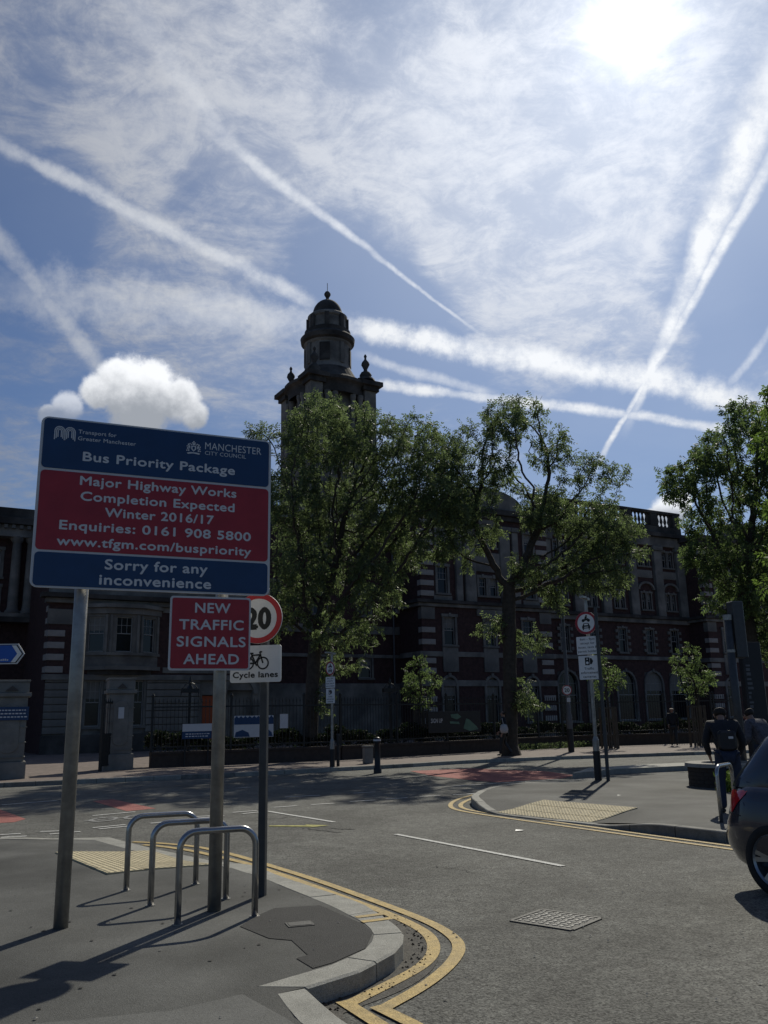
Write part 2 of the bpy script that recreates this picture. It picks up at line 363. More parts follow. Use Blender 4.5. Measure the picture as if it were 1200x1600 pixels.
def smooth_path(pts, it=2):
    for _ in range(it):
        q = [pts[0]]
        for a, b in zip(pts, pts[1:]): q += [(a[0]*.75+b[0]*.25, a[1]*.75+b[1]*.25), (a[0]*.25+b[0]*.75, a[1]*.25+b[1]*.75)]
        q.append(pts[-1]); pts = q
    return pts
def segdist(p, a, b):
    ax, ay = a; L2 = (b[0]-ax)**2+(b[1]-ay)**2; t = max(0, min(1, ((p[0]-ax)*(b[0]-ax)+(p[1]-ay)*(b[1]-ay))/L2))
    return math.hypot(p[0]-ax-t*(b[0]-ax), p[1]-ay-t*(b[1]-ay))

# ------------------------------------------------------------------ ground, roads, pavements
def hL(x, y):                                     # pavement height, dropped at the left crossing
    t = min(1, max(0, (min(segdist((x, y), (-4.0,13.2), (-3.0,12.0)), segdist((x, y), (-3.0,12.0), (-2.3,11.2)))-.15)/1.5)); t = t*t*(3-2*t); return .02+.10*t
def hR(x, y):
    t = min(1, max(0, (segdist((x, y), (1.95,15.1), (2.95,13.75))-.15)/1.3)); t = t*t*(3-2*t); return .02+.115*t
def sheet(name, poly, hf, mt, step=.6, dz=0., region=None, parent=None):
    pts = [Vector(p) for p in poly]; n = len(pts); e = [(i, (i+1) % n) for i in range(n)]
    if step:
        x0, x1 = min(p.x for p in pts), max(p.x for p in pts); y0, y1 = min(p.y for p in pts), max(p.y for p in pts)
        if region: x0, x1, y0, y1 = max(x0, region[0]), min(x1, region[1]), max(y0, region[2]), min(y1, region[3])
        yy = y0
        while yy < y1:
            xx = x0
            while xx < x1:
                q = Vector((xx, yy)); ins = False
                for i in range(n):
                    a, b = pts[i], pts[(i+1) % n]
                    if (a.y > q.y) != (b.y > q.y) and q.x < (b.x-a.x)*(q.y-a.y)/(b.y-a.y)+a.x: ins = not ins
                if ins and min(segdist(q, pts[i], pts[(i+1) % n]) for i in range(n)) > step*.3: pts.append(q)
                xx += step
            yy += step
    vs, _, fs, *_ = delaunay_2d_cdt(pts, e, [], 1, 1e-5)
    b = MB(); b.add([(v.x, v.y, hf(v.x, v.y)+dz) for v in vs], [list(q) for q in fs])
    o = b.build(name, mt, parent, smooth=bool(step))
    return o
gb = MB(); gb.add([(-400,-200,0),(400,-200,0),(400,600,0),(-400,600,0)], [(0,1,2,3)])
struct(gb.build('road', M['road']))
kL_out = [(-30,8.2),(-12,11.7),(-7,12.3),(-5.42,12.66),(-4.75,12.95),(-4.40,13.22),(-4.08,13.30),(-3.63,12.72),(-3.12,12.07),(-2.16,11.0),(-1.44,9.88),(-1.13,9.28),(-.77,8.70),(-.24,7.88),(-.03,7.27),(.08,6.88),(.09,6.62),(.03,6.32),(-.19,5.88),(-.50,5.55)]
kL_in = [(-30,8.0),(-12,11.5),(-7,12.1),(-5.42,12.46),(-4.80,12.73),(-4.45,12.95),(-4.20,12.98),(-3.80,12.45),(-3.33,11.87),(-2.42,10.80),(-1.68,9.75),(-1.25,9.10),(-.98,8.60),(-.50,7.76),(-.20,7.10),(-.13,6.81),(-.13,6.62),(-.17,6.38),(-.37,6.02),(-.80,5.57)]
k2_out = [(-.505,5.53),(-.33,5.11),(-.05,4.60),(.3,4.0),(.9,2.9),(2.2,.6),(6,-6)]
k2_in = [(-.66,5.43),(-.52,5.02),(-.24,4.50),(.1,3.88),(.7,2.75),(2.0,.5),(5.8,-6)]
paveL = kL_in + [(-.515,5.54)] + k2_in + [(5.8,-30),(-60,-30),(-60,3)]
pv = struct(sheet('pavement', paveL, hL, M['pave'], .26, region=(-6,1,4,13.5)))
KM = [M['kerb'], mat('granite_kerb_dark', (.215,.212,.19), .82, .25, 6, .6, 160, speck=.3, speck_scale=200, col2=(.16,.155,.14)), mat('granite_kerb_pale', (.30,.295,.26), .8, .2, 5, .6, 160, speck=.25, speck_scale=220)]
def kerbline(parent, outer, inner, hf, L=.78, bottom=-.06, gap=.014, start=0):
    # outer and inner lists run side by side; stones are cut every L along them
    d = [0]
    for a, b in zip(outer, outer[1:]): d.append(d[-1]+seglen(a, b))
    def at(lst, t):
        for i in range(len(d)-1):
            if t <= d[i+1] or i == len(d)-2:
                k = (t-d[i])/(d[i+1]-d[i]); k = min(1, max(0, k)); return (lst[i][0]+(lst[i+1][0]-lst[i][0])*k, lst[i][1]+(lst[i+1][1]-lst[i][1])*k)
    t = start
    while t < d[-1]-.1:
        t1 = min(t+L, d[-1]); ks = [t+gap/2]+[q for q in np.linspace(t, t1, 4)[1:-1]]+[t1-gap/2]
        top = []; oo = [at(outer, q) for q in ks]; ii = [at(inner, q) for q in ks]; jz = random.uniform(-.002, .003)
        b = MB(); vs = []
        for o_, i_ in zip(oo, ii):
            zo, zi = hf(*o_)+jz, hf(*i_)+jz+.001; e = .012
            ox, oy = o_[0]+(i_[0]-o_[0])*e/.15, o_[1]+(i_[1]-o_[1])*e/.15
            vs += [(o_[0], o_[1], bottom), (o_[0], o_[1], zo-e), (ox, oy, zo), (i_[0], i_[1], zi), (i_[0], i_[1], bottom)]
        n = len(ks); fs = [[k*5+j for j in q] for k in (0,) for q in ((0,1,2,3,4),)] + [[(n-1)*5+j for j in (4,3,2,1,0)]]
        for k in range(n-1):
            for j in range(4): fs.append((k*5+j, (k+1)*5+j, (k+1)*5+j+1, k*5+j+1))
        b.add(vs, fs); b.build('kerb_stone', random.choice(KM), parent)
        t = t1
kerbline(pv, kL_out[2:], kL_in[2:], hL)
kerbline(pv, k2_out[:5], k2_in[:5], hL)
Rn_out = [(5.2,21.6),(4.09,20.85),(3.54,20.70),(2.75,20.24),(2.14,19.34),(1.81,18.48),(1.56,17.40),(1.53,16.77),(1.57,16.0),(1.70,15.5),(1.92,15.1),(2.35,14.45),(2.98,13.75),(3.45,12.87),(4.32,11.65),(4.63,11.25),(6.4,8.3),(9.6,2.9),(15,-6)]
def inset(pts, w):
    out = []
    for i, p in enumerate(pts):
        a = pts[max(0, i-1)]; b = pts[min(len(pts)-1, i+1)]; L = seglen(a, b); out.append((p[0]-(b[1]-a[1])/L*w, p[1]+(b[0]-a[0])/L*w))
    return out
Rn_in = inset(Rn_out, .15)
island = Rn_in + [(40,-6),(40,34),(22,28),(14,25.0),(8,22.9)]
pr = struct(sheet('corner_pavement', island, hR, M['pave'], .32, region=(1,6,11,19)))
kerbline(pr, Rn_out[:17], Rn_in[:17], hR)
plt = [(4.70,23.12),(6.11,24.46),(8.10,25.24),(11,26.15),(20,29.2),(34,34),(34,36),(20,30.6),(11,27.5),(7.6,26.4),(5.6,25.2)]
b = MB(); b.prism([p for p in plt][::-1], -.05, .14); platform = struct(b.build('traffic_island', M['kerb']))
fk = [(-40,3),(-22,16.3),(-10.3,23.9),(-3.9,26.8),(-.2,29.0),(2.5,31.0),(5.9,32.5),(12,34.1),(20,36.6),(60,52)]
def hF(x, y): return .12
fpoly = inset(fk, .15)+[(300,52),(300,500),(-300,500),(-300,3)]
fp = struct(sheet('far_pavement', fpoly, hF, M['farpave'], 0))
kerbline(fp, fk[1:9], inset(fk, .15)[1:9], hF)

def ribbon(pts, w, z, hf=None):
    L_ = inset(pts, w/2); R_ = inset(pts, -w/2); b = MB(); n = len(pts)
    b.add([(x, y, z) for x, y in L_]+[(x, y, z) for x, y in R_], [(n+i, n+i+1, i+1, i) for i in range(n-1)]); return b
yLo = [(-3.60,12.82),(-3.18,12.64),(-2.67,12.30),(-2.36,11.98),(-1.88,11.36),(-1.28,10.42),(-.73,9.55),(-.27,8.73),(.12,8.02),(.36,7.53),(.48,7.11),(.49,6.81),(.42,6.49),(.29,6.14),(.14,5.84),(-.06,5.52)]
yLi = [(-3.37,12.50),(-3.08,12.33),(-2.56,11.86),(-2.27,11.51),(-1.74,10.86),(-1.38,10.30),(-.96,9.61),(-.47,8.75),(-.16,8.22),(.11,7.71),(.26,7.33),(.31,7.01),(.29,6.66),(.19,6.35),(.01,6.04),(-.26,5.62)]
struct(ribbon(smooth_path(yLo), .095, .008).build('yellow_line', M['yellow']))
struct(ribbon(smooth_path(yLi), .095, .008).build('yellow_line', M['yellow']))
for p in ([(-.10,5.56),(.09,5.27),(.39,4.75),(1.2,3.4),(3,.4)], [(-.30,5.66),(-.10,5.29),(.20,4.73),(1.0,3.3),(2.8,.3)]):
    struct(ribbon(p, .095, .0105).build('yellow_line', M['yellow']))
yRo = [(1.78,19.13),(1.32,18.08),(1.12,17.1),(1.14,16.30),(1.42,15.62),(1.96,14.68),(2.54,13.73),(3.06,12.87),(3.40,12.30),(4.12,11.15),(4.9,9.8),(8,4.5)]
yRi = [(1.90,18.83),(1.50,17.85),(1.30,17.0),(1.33,16.30),(1.60,15.70),(2.07,15.0),(2.65,14.0),(3.18,13.1),(3.53,12.5),(4.27,11.32),(5.07,9.95),(8.2,4.6)]
for p in (yRo, yRi): struct(ribbon(smooth_path(p), .085, .008).build('yellow_line', M['yellow']))
# gutter strip beside the kerb
gt = [(-.03,7.9),(.16,7.35),(.2,6.9),(.18,6.6),(.10,6.25),(-.08,5.92),(-.32,5.66),(-.48,5.45),(-.3,5.08)]
struct(ribbon(smooth_path(gt), .30, .004).build('gutter', M['gutter']))
wl = [((-5.93,13.89),(-5.66,13.99)),((-5.78,13.58),(-5.44,13.67)),((-5.44,14.19),(-5.16,14.22)),((-5.16,13.85),(-4.78,14.09)),((-4.74,14.55),(-4.32,14.91)),((-4.59,14.37),(-4.18,14.71)),((-3.95,15.02),(-3.48,15.39)),((-3.45,15.86),(-2.99,16.08)),((-3.31,15.64),(-2.91,15.97)),((-2.84,16.47),(-2.44,16.72)),((-2.63,16.22),(-2.23,16.58)),((-2.23,16.58),(-.90,14.71)),((.08,13.09),(1.90,10.18)),((-5.35,16.38),(-4.74,16.92)),((-8.07,18.86),(-7.19,19.61)),((-2.21,17.25),(-1.78,17.47)),((-1.52,17.63),(-1.09,17.83)),((-.79,18.10),(-.30,18.32)),((-.07,18.50),(.37,18.69)),((.65,18.90),(1.07,19.10)),((1.34,19.18),(2.03,19.43)),((-2.24,19.39),(-1.51,19.69)),((-.80,20.01),(-.31,20.23)),((1.47,21.43),(4.31,23.0)),((-3.76,22.10),(-3.43,22.35)),((-.40,24.76),(0.,24.95)),
      ((-6.9,13.2),(-6.5,13.35)),((-6.7,12.95),(-6.3,13.1))]
for i, (a, c) in enumerate(wl): struct(ribbon([a, c], .085 if i != 12 else .08, .008).build('road_marking', M['white']))
wh = MB()                                        # worn cycle symbol
for cx, cy in ((-4.95,15.75),(-4.45,16.05)):
    for k in range(14):
        a0, a1 = 2*math.pi*k/14, 2*math.pi*(k+1)/14
        wh.add([(cx+r_*math.cos(a)*1.0, cy+r_*math.sin(a)*1.5, .008) for a, r_ in ((a0,.17),(a0,.24),(a1,.24),(a1,.17))], [(0,1,2,3)])
struct(wh.build('cycle_symbol', M['wornwhite']))
struct(ribbon([(-5.2,15.5),(-4.2,16.3)], .06, .0095).build('road_marking', M['wornwhite']))
b = MB(); b.add([(x, y, .008) for x, y in ((-1.9,14.3),(-1.2,14.15),(-1.25,14.05),(-.95,14.28),(-1.35,14.45),(-1.3,14.33),(-1.9,14.42))], [(0,1,2,3,4,5,6)])
struct(b.build('yellow_spray_mark', mat('spray_yellow', (.36,.34,.10), .8, .5, 9)))
for p in ([(-7.69,17.91),(-6.43,16.07),(-6.44,15.59),(-7.4,15.3),(-9,16.6)], [(-6.34,19.35),(-6.02,19.70),(-4.50,17.50),(-4.95,17.10)], [(.64,27.6),(2.6,28.3),(4.6,26.2),(5.0,24.4),(4.47,23.3),(2.67,22.45),(2.10,23.36),(1.2,25.2)]):
    b = MB(); b.add([(x, y, .004) for x, y in p], [list(range(len(p)))]); o = b.build('red_surfacing', M['red']); struct(o)
rgc = random.Random(21)
for p, q, w_ in (((-1.35,14.0),(-.75,13.4),.035),((-.9,13.9),(-.55,13.75),.03),((.5,10.4),(.9,9.9),.008),((-2.6,15.0),(-1.6,15.6),.02)):
    n_ = 14; c_ = [(p[0]+(q[0]-p[0])*k/n_+rgc.gauss(0,.025), p[1]+(q[1]-p[1])*k/n_+rgc.gauss(0,.04)) for k in range(n_+1)]
    struct(ribbon(c_, w_, .005).build('road_crack', M['patchdark']))
b = MB()
for k in range(60):
    x, y = rgc.uniform(-4.5,-.6), rgc.uniform(4.6,9.6); r_ = rgc.uniform(.008,.02)
    if x > -.9 and y < 6.2: continue
    b.add([(x+r_*math.cos(a), y+r_*math.sin(a), hL(x, y)+.006) for a in (0,1.05,2.1,3.14,4.2,5.2)], [(0,1,2,3,4,5)])
struct(b.build('gum_spots', M['patchdark']), 'stuff')
# tactile flags, each a slab with raised blisters
def flag_mesh(n, ribs):
    b = MB(); s_ = .2; b.box(-s_+.003, s_-.003, -s_+.003, s_-.003, -.03, .004)
    st = .4/n
    for i in range(n):
        for j in range(n):
            x, y = -s_+st*(i+.5), -s_+st*(j+.5); r_ = st*.36
            vs = [(x+r_*math.cos(k*math.pi/3), y+r_*math.sin(k*math.pi/3), .004) for k in range(6)]+[(x+r_*.6*math.cos(k*math.pi/3), y+r_*.6*math.sin(k*math.pi/3), .0105) for k in range(6)]
            b.add(vs, [(k, (k+1) % 6, 6+(k+1) % 6, 6+k) for k in range(6)]+[(6,7,8,9,10,11)])
    return b.mesh('tactile_flag', M['buff'])
fm = flag_mesh(6, False)
def flags(parent, o, ang, nu, nv, hf, skip=lambda i, j: False):
    c_, s_ = math.cos(ang), math.sin(ang)
    for i in range(nu):
        for j in range(nv):
            if skip(i, j): continue
            a, b_ = .4*(i+.5), .4*(j+.5); x = o[0]+a*c_-b_*s_; y = o[1]+a*s_+b_*c_
            gx = (hf(x+.1, y)-hf(x-.1, y))/.2; gy = (hf(x, y+.1)-hf(x, y-.1))/.2
            q = link('tactile_flag', fm, parent, (x, y, hf(x, y)+.010))
            nrm = Vector((-gx, -gy, 1)).normalized(); q.rotation_euler = (Vector((0,0,1)).rotation_difference(nrm).to_matrix() @ Matrix.Rotation(ang, 3, 'Z')).to_euler()
# left: rows run from the kerb back to the near edge
flags(pv, (-1.93,10.16), R(125.), 5, 3, hL)
flags(pr, (3.98,14.60), R(128.), 5, 3, hR)
b = MB(); b.add([(x, y, .1245) for x, y in ((-1.15,7.08),(-1.08,7.42),(-.97,7.70),(-.60,7.78),(-.21,7.06),(-.14,6.81),(-.18,6.38),(-.38,6.04),(-.50,5.92),(-.63,6.16),(-.56,6.23),(-.71,6.63),(-.88,6.70))], [tuple(range(13))])
struct(b.build('tarmac_patch', M['patchdark']))
b = MB(); b.add([(x, y, .1245) for x, y in ((-1.9,4.98),(-1.2,5.16),(-.86,5.42),(-.56,5.0),(-.28,4.5),(.1,3.85),(-3,3.2),(-3.4,4.2))], [tuple(range(8))])
struct(b.build('pale_tarmac_strip', M['patchpale']))
b = MB(); b.box(-.1, .1, -.075, .075, -.01, .006); b.box(-.085, .085, -.06, .06, .006, .009)
tag(b.build('access_cover', M['iron'], loc=(-.70,7.10,.124), rot=(0,0,R(18))), 'small grey metal stopcock cover set in the dark tarmac patch', 'access cover')
mh = thing('manhole_cover', 'chequered square iron manhole cover set in the road', 'manhole cover', (1.345,7.66,0), R(-40))
mh.scale = (.84, .84, 1)
b = MB(); b.box(-.30, .30, -.27, .27, -.02, .0065); b.build('lid', M['iron'], mh)
b = MB()
for s_ in (-1, 1): b.box(-.33, .33, s_*.30-.02, s_*.30+.02, -.02, .010); b.box(s_*.33-.02, s_*.33+.02, -.28, .28, -.02, .0095)
b.build('rim', M['iron'], mh)
b = MB()
for i in range(8):
    for j in range(7):
        x, y = -.262+i*.075, -.225+j*.075; a, c = (.028, .012) if (i+j) % 2 else (.012, .028)
        b.box(x-a, x+a, y-c, y+c, .0065, .0115)
o = b.build('tread_pattern', mat('worn_tread', (.19,.19,.18), .6, .3, 12, metal=.2), mh); o['kind'] = 'stuff'
# painted bars on the kerbs
for pts in ([(-.07,7.40),(-.28,7.30)], [(.0,7.25),(-.23,7.14)]):
    struct(ribbon(pts, .07, .1275).build('kerb_marking', M['yellow']))
# grit and litter in the gutter
b = MB()
for k in range(150):
    t = random.random(); i = int(t*7); p, q = gt[i], gt[i+1]; u_ = random.random()
    x = p[0]+(q[0]-p[0])*u_+random.gauss(0,.05); y = p[1]+(q[1]-p[1])*u_+random.gauss(0,.05); s_ = random.uniform(.003,.012)
    b.add([(x-s_,y-s_*.6,.006),(x+s_,y-s_*.4,.006),(x+s_*.6,y+s_,.006),(x-s_*.7,y+s_*.8,.007),(x,y,.006+s_*.9)], [(0,1,4),(1,2,4),(2,3,4),(3,0,4)])
struct(b.build('grit', M['grime']), 'stuff')
b = MB()
for k in range(90):
    x, y = random.choice(((random.uniform(-4,3),random.uniform(5,15)),(random.uniform(-1,3),random.uniform(5,12)))); s_ = random.uniform(.006,.016); z = .012 if not (x < -.3 and y < 9) else .13
    a = random.random()*6; b.add([(x+s_*math.cos(a+k_)*(.6+.4*(k_ % 2)), y+s_*math.sin(a+k_), z) for k_ in (0,1.6,3.1,4.7)]+[(x, y, z+.006)], [(0,1,4),(1,2,4),(2,3,4),(3,0,4)])
struct(b.build('litter_flecks', M['plcap']), 'stuff')
b = MB(); b.add([(-.06,-.04,.006),(.05,-.03,.012),(.07,.04,.008),(-.04,.05,.018)], [(0,1,2,3)])
tag(b.build('litter', M['swhite'], loc=(1.86,13.2,.003)), 'scrap of white paper lying on the road near the far kerb', 'litter')
tag(b.build('litter', M['swhite'], loc=(4.3,16.9,.123)), 'scrap of white paper lying on the pavement by the round planter', 'litter')

# ------------------------------------------------------------------ hospital buildings
def wall(b, x0, x1, z0, z1, holes, y=0., depth=.3):
    """front wall in the xz plane with openings (x0,x1,z0,z1) and their reveals"""
    xs = sorted({x0, x1, *[h[0] for h in holes], *[h[1] for h in holes]}); zs = sorted({z0, z1, *[h[2] for h in holes], *[h[3] for h in holes]})
    xs = [v for v in xs if x0 <= v <= x1]; zs = [v for v in zs if z0 <= v <= z1]
    for i in range(len(xs)-1):
        for j in range(len(zs)-1):
            cx, cz = (xs[i]+xs[i+1])/2, (zs[j]+zs[j+1])/2
            if any(h[0] < cx < h[1] and h[2] < cz < h[3] for h in holes): continue
            b.add([(xs[i],y,zs[j]),(xs[i+1],y,zs[j]),(xs[i+1],y,zs[j+1]),(xs[i],y,zs[j+1])], [(0,1,2,3)])
    for a, c, d, e in holes:
        for q in ([(a,y,d),(a,y,e),(a,y+depth,e),(a,y+depth,d)], [(c,y,e),(c,y,d),(c,y+depth,d),(c,y+depth,e)], [(a,y,e),(c,y,e),(c,y+depth,e),(a,y+depth,e)], [(c,y,d),(a,y,d),(a,y+depth,d),(c,y+depth,d)]): b.add(q, [(0,1,2,3)])
    b.add([(x0,y+depth+.02,z0),(x0,y+depth+.02,z1),(x1,y+depth+.02,z1),(x1,y+depth+.02,z0)], [(0,1,2,3)])
WM = {}; WR = random.Random(4)
def window(parent, x, z, w, h, y=0., sur=.14, arched=False, triple=False, sillw=.12, rz=0.):
    """sash window: stone surround standing proud, frame and panes set back in the opening"""
    key = (round(w, 2), round(h, 2), sur, arched)
    if key not in WM:
        s_ = MB(); W2 = w/2
        if sur:
            if arched:
                n = 10; pts = [(W2*math.cos(math.pi*k/n), h-W2+W2*math.sin(math.pi*k/n)) for k in range(n+1)]
                out = [((W2+sur)*math.cos(math.pi*k/n), h-W2+(W2+sur)*math.sin(math.pi*k/n)) for k in range(n+1)]
                for k in range(n):
                    s_.plate([pts[k], pts[k+1], out[k+1], out[k]], -.09, .12)
                    top = (pts[k+1][0], h+.004); tp = (pts[k][0], h+.004)
                    s_.plate([pts[k+1], pts[k], tp, top], .06, .2)
                s_.box(-W2-sur, -W2, -.09, .12, 0, h-W2); s_.box(W2, W2+sur, -.09, .12, 0, h-W2); s_.box(-.1, .1, -.14, .0, h+.01, h+sur+.12)
            else:
                s_.box(-W2-sur, -W2, -.07, .05, 0, h); s_.box(W2, W2+sur, -.07, .05, 0, h); s_.box(-W2-sur-.05, W2+sur+.05, -.11, .05, h, h+sur+.04)
                s_.box(-.09, .09, -.16, -.11, h+.01, h+sur+.1)
            s_.box(-W2-sur-.05, W2+sur+.05, -.16, .05, -.13, 0)
        else: s_.box(-W2-.04, W2+.04, -.10, .05, -.1, 0)
        f = MB(); t = .045; hh = h*.52
        f.box(-W2, -W2+t, .10, .16, 0, h); f.box(W2-t, W2, .10, .16, 0, h); f.box(-W2+t, W2-t, .10, .16, 0, t); f.box(-W2+t, W2-t, .10, .16, h-t, h)
        f.box(-W2+t, W2-t, .09, .15, hh-t/2, hh+t/2)
        for k in (1, 2): q = -W2+w*k/3; f.box(q-.011, q+.011, .115, .145, hh+t/2, h-t)
        q = (hh+h)/2; f.box(-W2+t, W2-t, .118, .142, q-.011, q+.011)
        g1 = MB(); g1.box(-W2+.01, W2-.01, .155, .17, .01, hh); g2 = MB(); g2.box(-W2+.01, W2-.01, .135, .15, hh, h-.01)
        WM[key] = (s_.mesh('window', M['stone']), f.mesh('window_frame', M['sash']), g1.mesh('pane', M['glass']), g2.mesh('pane', M['glass']))
    a, f, g1, g2 = WM[key]
    if (key, 'blind') not in WM: q = MB(); q.box(-w/2+.05, w/2-.05, .126, .132, h*.60, h-.05); WM[(key, 'blind')] = q.mesh('blind', M['blind'])
    o = link('window', a, parent, (x, y, z), (0, 0, rz)); link('window_frame', f, o); link('pane', g1, o); link('pane', g2, o)
    if WR.random() < .3: link('blind', WM[(key, 'blind')], o)
    return o
_bx = {}
def block(name, x0, x1, y0, y1, z0, z1, mt, parent, e=.012):
    k = tuple(round(v, 3) for v in (x1-x0, y1-y0, z1-z0))+(mt.name, name)
    if k not in _bx:
        b = MB(); b.box(-k[0]/2, k[0]/2, -k[1]/2, k[1]/2, -k[2]/2, k[2]/2); _bx[k] = b.mesh(name, mt, bevel=e if e < min(k[:3])/3 else 0)
    return link(name, _bx[k], parent, ((x0+x1)/2, (y0+y1)/2, (z0+z1)/2))
def quoins(parent, x0, x1, zs, y=-.05, h=.36, d=.45, ret=None):
    for z in zs: block('quoin_stone', x0-.05, x1, y, y+d, z, z+h, M['stoneband'], parent)

hm = thing('hospital_building', 'long red brick hospital front with pale stone bands, columns and balustrade behind the trees', 'building', (2.394, 58.0, .12), R(30))
G0 = -.1
# pavilion walls: list the openings first
def pav(x, mirror=False):
    sx = -1 if mirror else 1
    def X_(v): return x+sx*v
    wins = [(2.05,.95,3.05,1.05,True),(5.6,.95,3.05,1.05,True),(9.15,.95,3.05,1.05,True),
            (2.2,6.15,1.9,.9,False),(5.6,6.15,1.9,.9,False),(9.0,6.15,1.9,.9,False),
            (1.75,9.66,1.85,.82,False),(9.45,9.66,1.85,.82,False),(5.12,9.66,1.25,.62,False),(6.08,9.66,1.25,.62,False),
            (5.12,13.15,1.45,.58,False),(6.08,13.15,1.45,.58,False),(1.75,12.9,1.5,.8,False),(9.45,12.9,1.5,.8,False)]
    holes = []
    for cx, z, h, w, ar in wins:
        holes.append((X_(cx)-w/2, X_(cx)+w/2, z, z+h)); window(hm, X_(cx), z, w, h, 0, .16, ar)
    b = MB(); wall(b, min(X_(0), X_(11.2)), max(X_(0), X_(11.2)), G0, 15.2, holes)
    for xx in (X_(0), X_(11.2)):
        b.add([(xx,0,G0),(xx,0,15.2),(xx,8,15.2),(xx,8,G0)], [(0,1,2,3)])
    b.build('wall', M['brick'], hm)
    q = lambda a, c: (min(X_(a), X_(c)), max(X_(a), X_(c)))
    for a, c in ((0, 1.03), (10.17, 11.2)):
        l, r_ = q(a, c)
        quoins(hm, l, r_, [9.42+.71*k for k in range(8)]); quoins(hm, l, r_, [1.0, 1.7, 2.4, 4.25, 4.9, 6.15, 6.95])
        block('stone_panel', l-.05, r_, -.055, .4, 7.85, 8.68, M['stone'], hm)
    l, r_ = q(-.15, 11.35)
    for z0, z1, pj, nm in ((8.70,8.92,.20,'cornice'),(8.93,9.15,.38,'cornice'),(5.36,5.70,.07,'string_course'),(3.40,3.80,.07,'string_course'),(15.2,15.55,.25,'cornice'),(15.56,15.95,.5,'cornice')):
        block(nm, l-pj, r_+pj, -pj, 2.6, z0, z1, M['stoneblack'] if z0 > 15 or z0 == 8.93 else M['stone'], hm)
    block('plinth', l-.05, r_+.05, -.12, .3, G0, .62, M['stone'], hm)
    for a, c in ((2.82,3.35),(3.58,4.5),(6.7,7.62),(7.85,8.38)):
        l2, r2 = q(a, c); block('pilaster', l2, r2, -.22, .1, 9.16, 14.4, M['stone'], hm, .03); block('capital', l2-.1, r2+.1, -.32, .1, 14.41, 14.75, M['stone'], hm, .03)
    l2, r2 = q(4.51, 6.69); 
    for z0, z1 in ((11.35,12.75),(8.2,8.68),(14.85,15.19)): block('stone_panel', l2, r2, -.12, .1, z0, z1, M['stone'], hm)
    for c_ in (1.75, 9.45): l2, r2 = q(c_-.75, c_+.75); block('stone_panel', l2, r2, -.06, .1, 9.16, 9.5, M['stone'], hm)
    for c_ in (2.2, 5.6, 9.0): l2, r2 = q(c_-.62, c_+.62); block('apron', l2, r2, -.09, .1, 4.35, 5.99, M['stone'], hm)
    # segmental gable with deep stone edge
    cx = X_(5.6); pts = [(cx-3.3, 15.96)]+[(cx+3.3*math.cos(math.pi-math.pi*k/12), 15.96+.25+1.3*math.sin(math.pi*k/12)) for k in range(13)]+[(cx+3.3, 15.96)]
    b = MB(); b.plate(pts, -.25, .6); b.build('gable', M['stone'], hm)
    l, r_ = q(0, 11.2); b = MB(); b.box(l+.1, r_-.1, .3, 8, 15.0, 15.9); b.build('roof', M['slate'], hm)
pav(0); pav(39.2, True)
# link wall to the left (set back 3)
holes = [(-3.2,-2.3,8.26,10.2),(-3.15,-2.25,4.07,5.45),(-6.6,-5.7,8.26,10.2),(-6.6,-5.7,4.07,5.45),(-3.15,-2.25,11.9,13.4),(-6.6,-5.7,11.9,13.4),(-10,-9.1,8.26,10.2),(-10,-9.1,4.07,5.45)]
b = MB(); wall(b, -12, 0, 3.7, 15, holes, 3.); b.build('wall', M['brick'], hm)
for a, c, d, e in holes: window(hm, (a+c)/2, d, c-a, e-d, 3., .14)
block('stone_base', -12, -.002, 2.92, 3.3, G0, 3.698, M['stone'], hm)
for z0, z1 in ((7.0,7.55),(5.4,5.62),(14.6,15.3)): block('string_course', -12, -.003, 2.9, 3.2, z0, z1, M['stone'], hm)
for k in range(9): block('quoin_stone', -.32, -.003, 2.85, 3.2, 8.5+.7*k, 8.84+.7*k, M['stoneband'], hm)
b = MB(); b.tube([(-.55,2.8,.2),(-.55,2.8,15)], .06, 8); b.build('downpipe', M['sback'], hm)
# right wing (set back 2) with giant pilasters, arches and balustrade
xs = [12.7,15.7,18.7,21.8,24.8,27.5]
holes = []
for a, c in zip(xs, xs[1:]):
    mx = (a+c)/2
    for cx, z, h, w in ((mx-.38,13.35,1.3,.5),(mx+.38,13.35,1.3,.5),(mx-.32,9.7,1.35,.42),(mx+.32,9.7,1.35,.42),(mx,6.15,1.9,.8)):
        holes.append((cx-w/2, cx+w/2, z, z+h)); window(hm, cx, z, w, h, 2., .1)
    holes.append((mx-.95, mx+.95, .9, 4.6)); window(hm, mx, .9, 1.9, 3.7, 2., .16, True)
    b = MB(); n = 12
    for k in range(n): a0, a1 = math.pi*k/n, math.pi*(k+1)/n; b.plate([(mx+.78*math.cos(a0), 11.35+.5*math.sin(a0)), (mx+.78*math.cos(a1), 11.35+.5*math.sin(a1)), (mx+.95*math.cos(a1), 11.35+.68*math.sin(a1)), (mx+.95*math.cos(a0), 11.35+.68*math.sin(a0))][::-1], 1.8, 2.)
    b.build('pediment', M['stone'], hm)
    for k in range(4):
        for sx in (-1, 1): block('quoin_stone', mx+sx*.66-.13, mx+sx*.66+.13, 1.88, 2.05, 6.2+.5*k, 6.45+.5*k, M['stone'], hm)
    block('stone_panel', mx-.9, mx+.9, 1.93, 2.05, 12.35, 13.0, M['stone'], hm)
b = MB(); wall(b, 11.2, 28, G0, 15.4, holes, 2.); b.build('wall', M['brick'], hm)
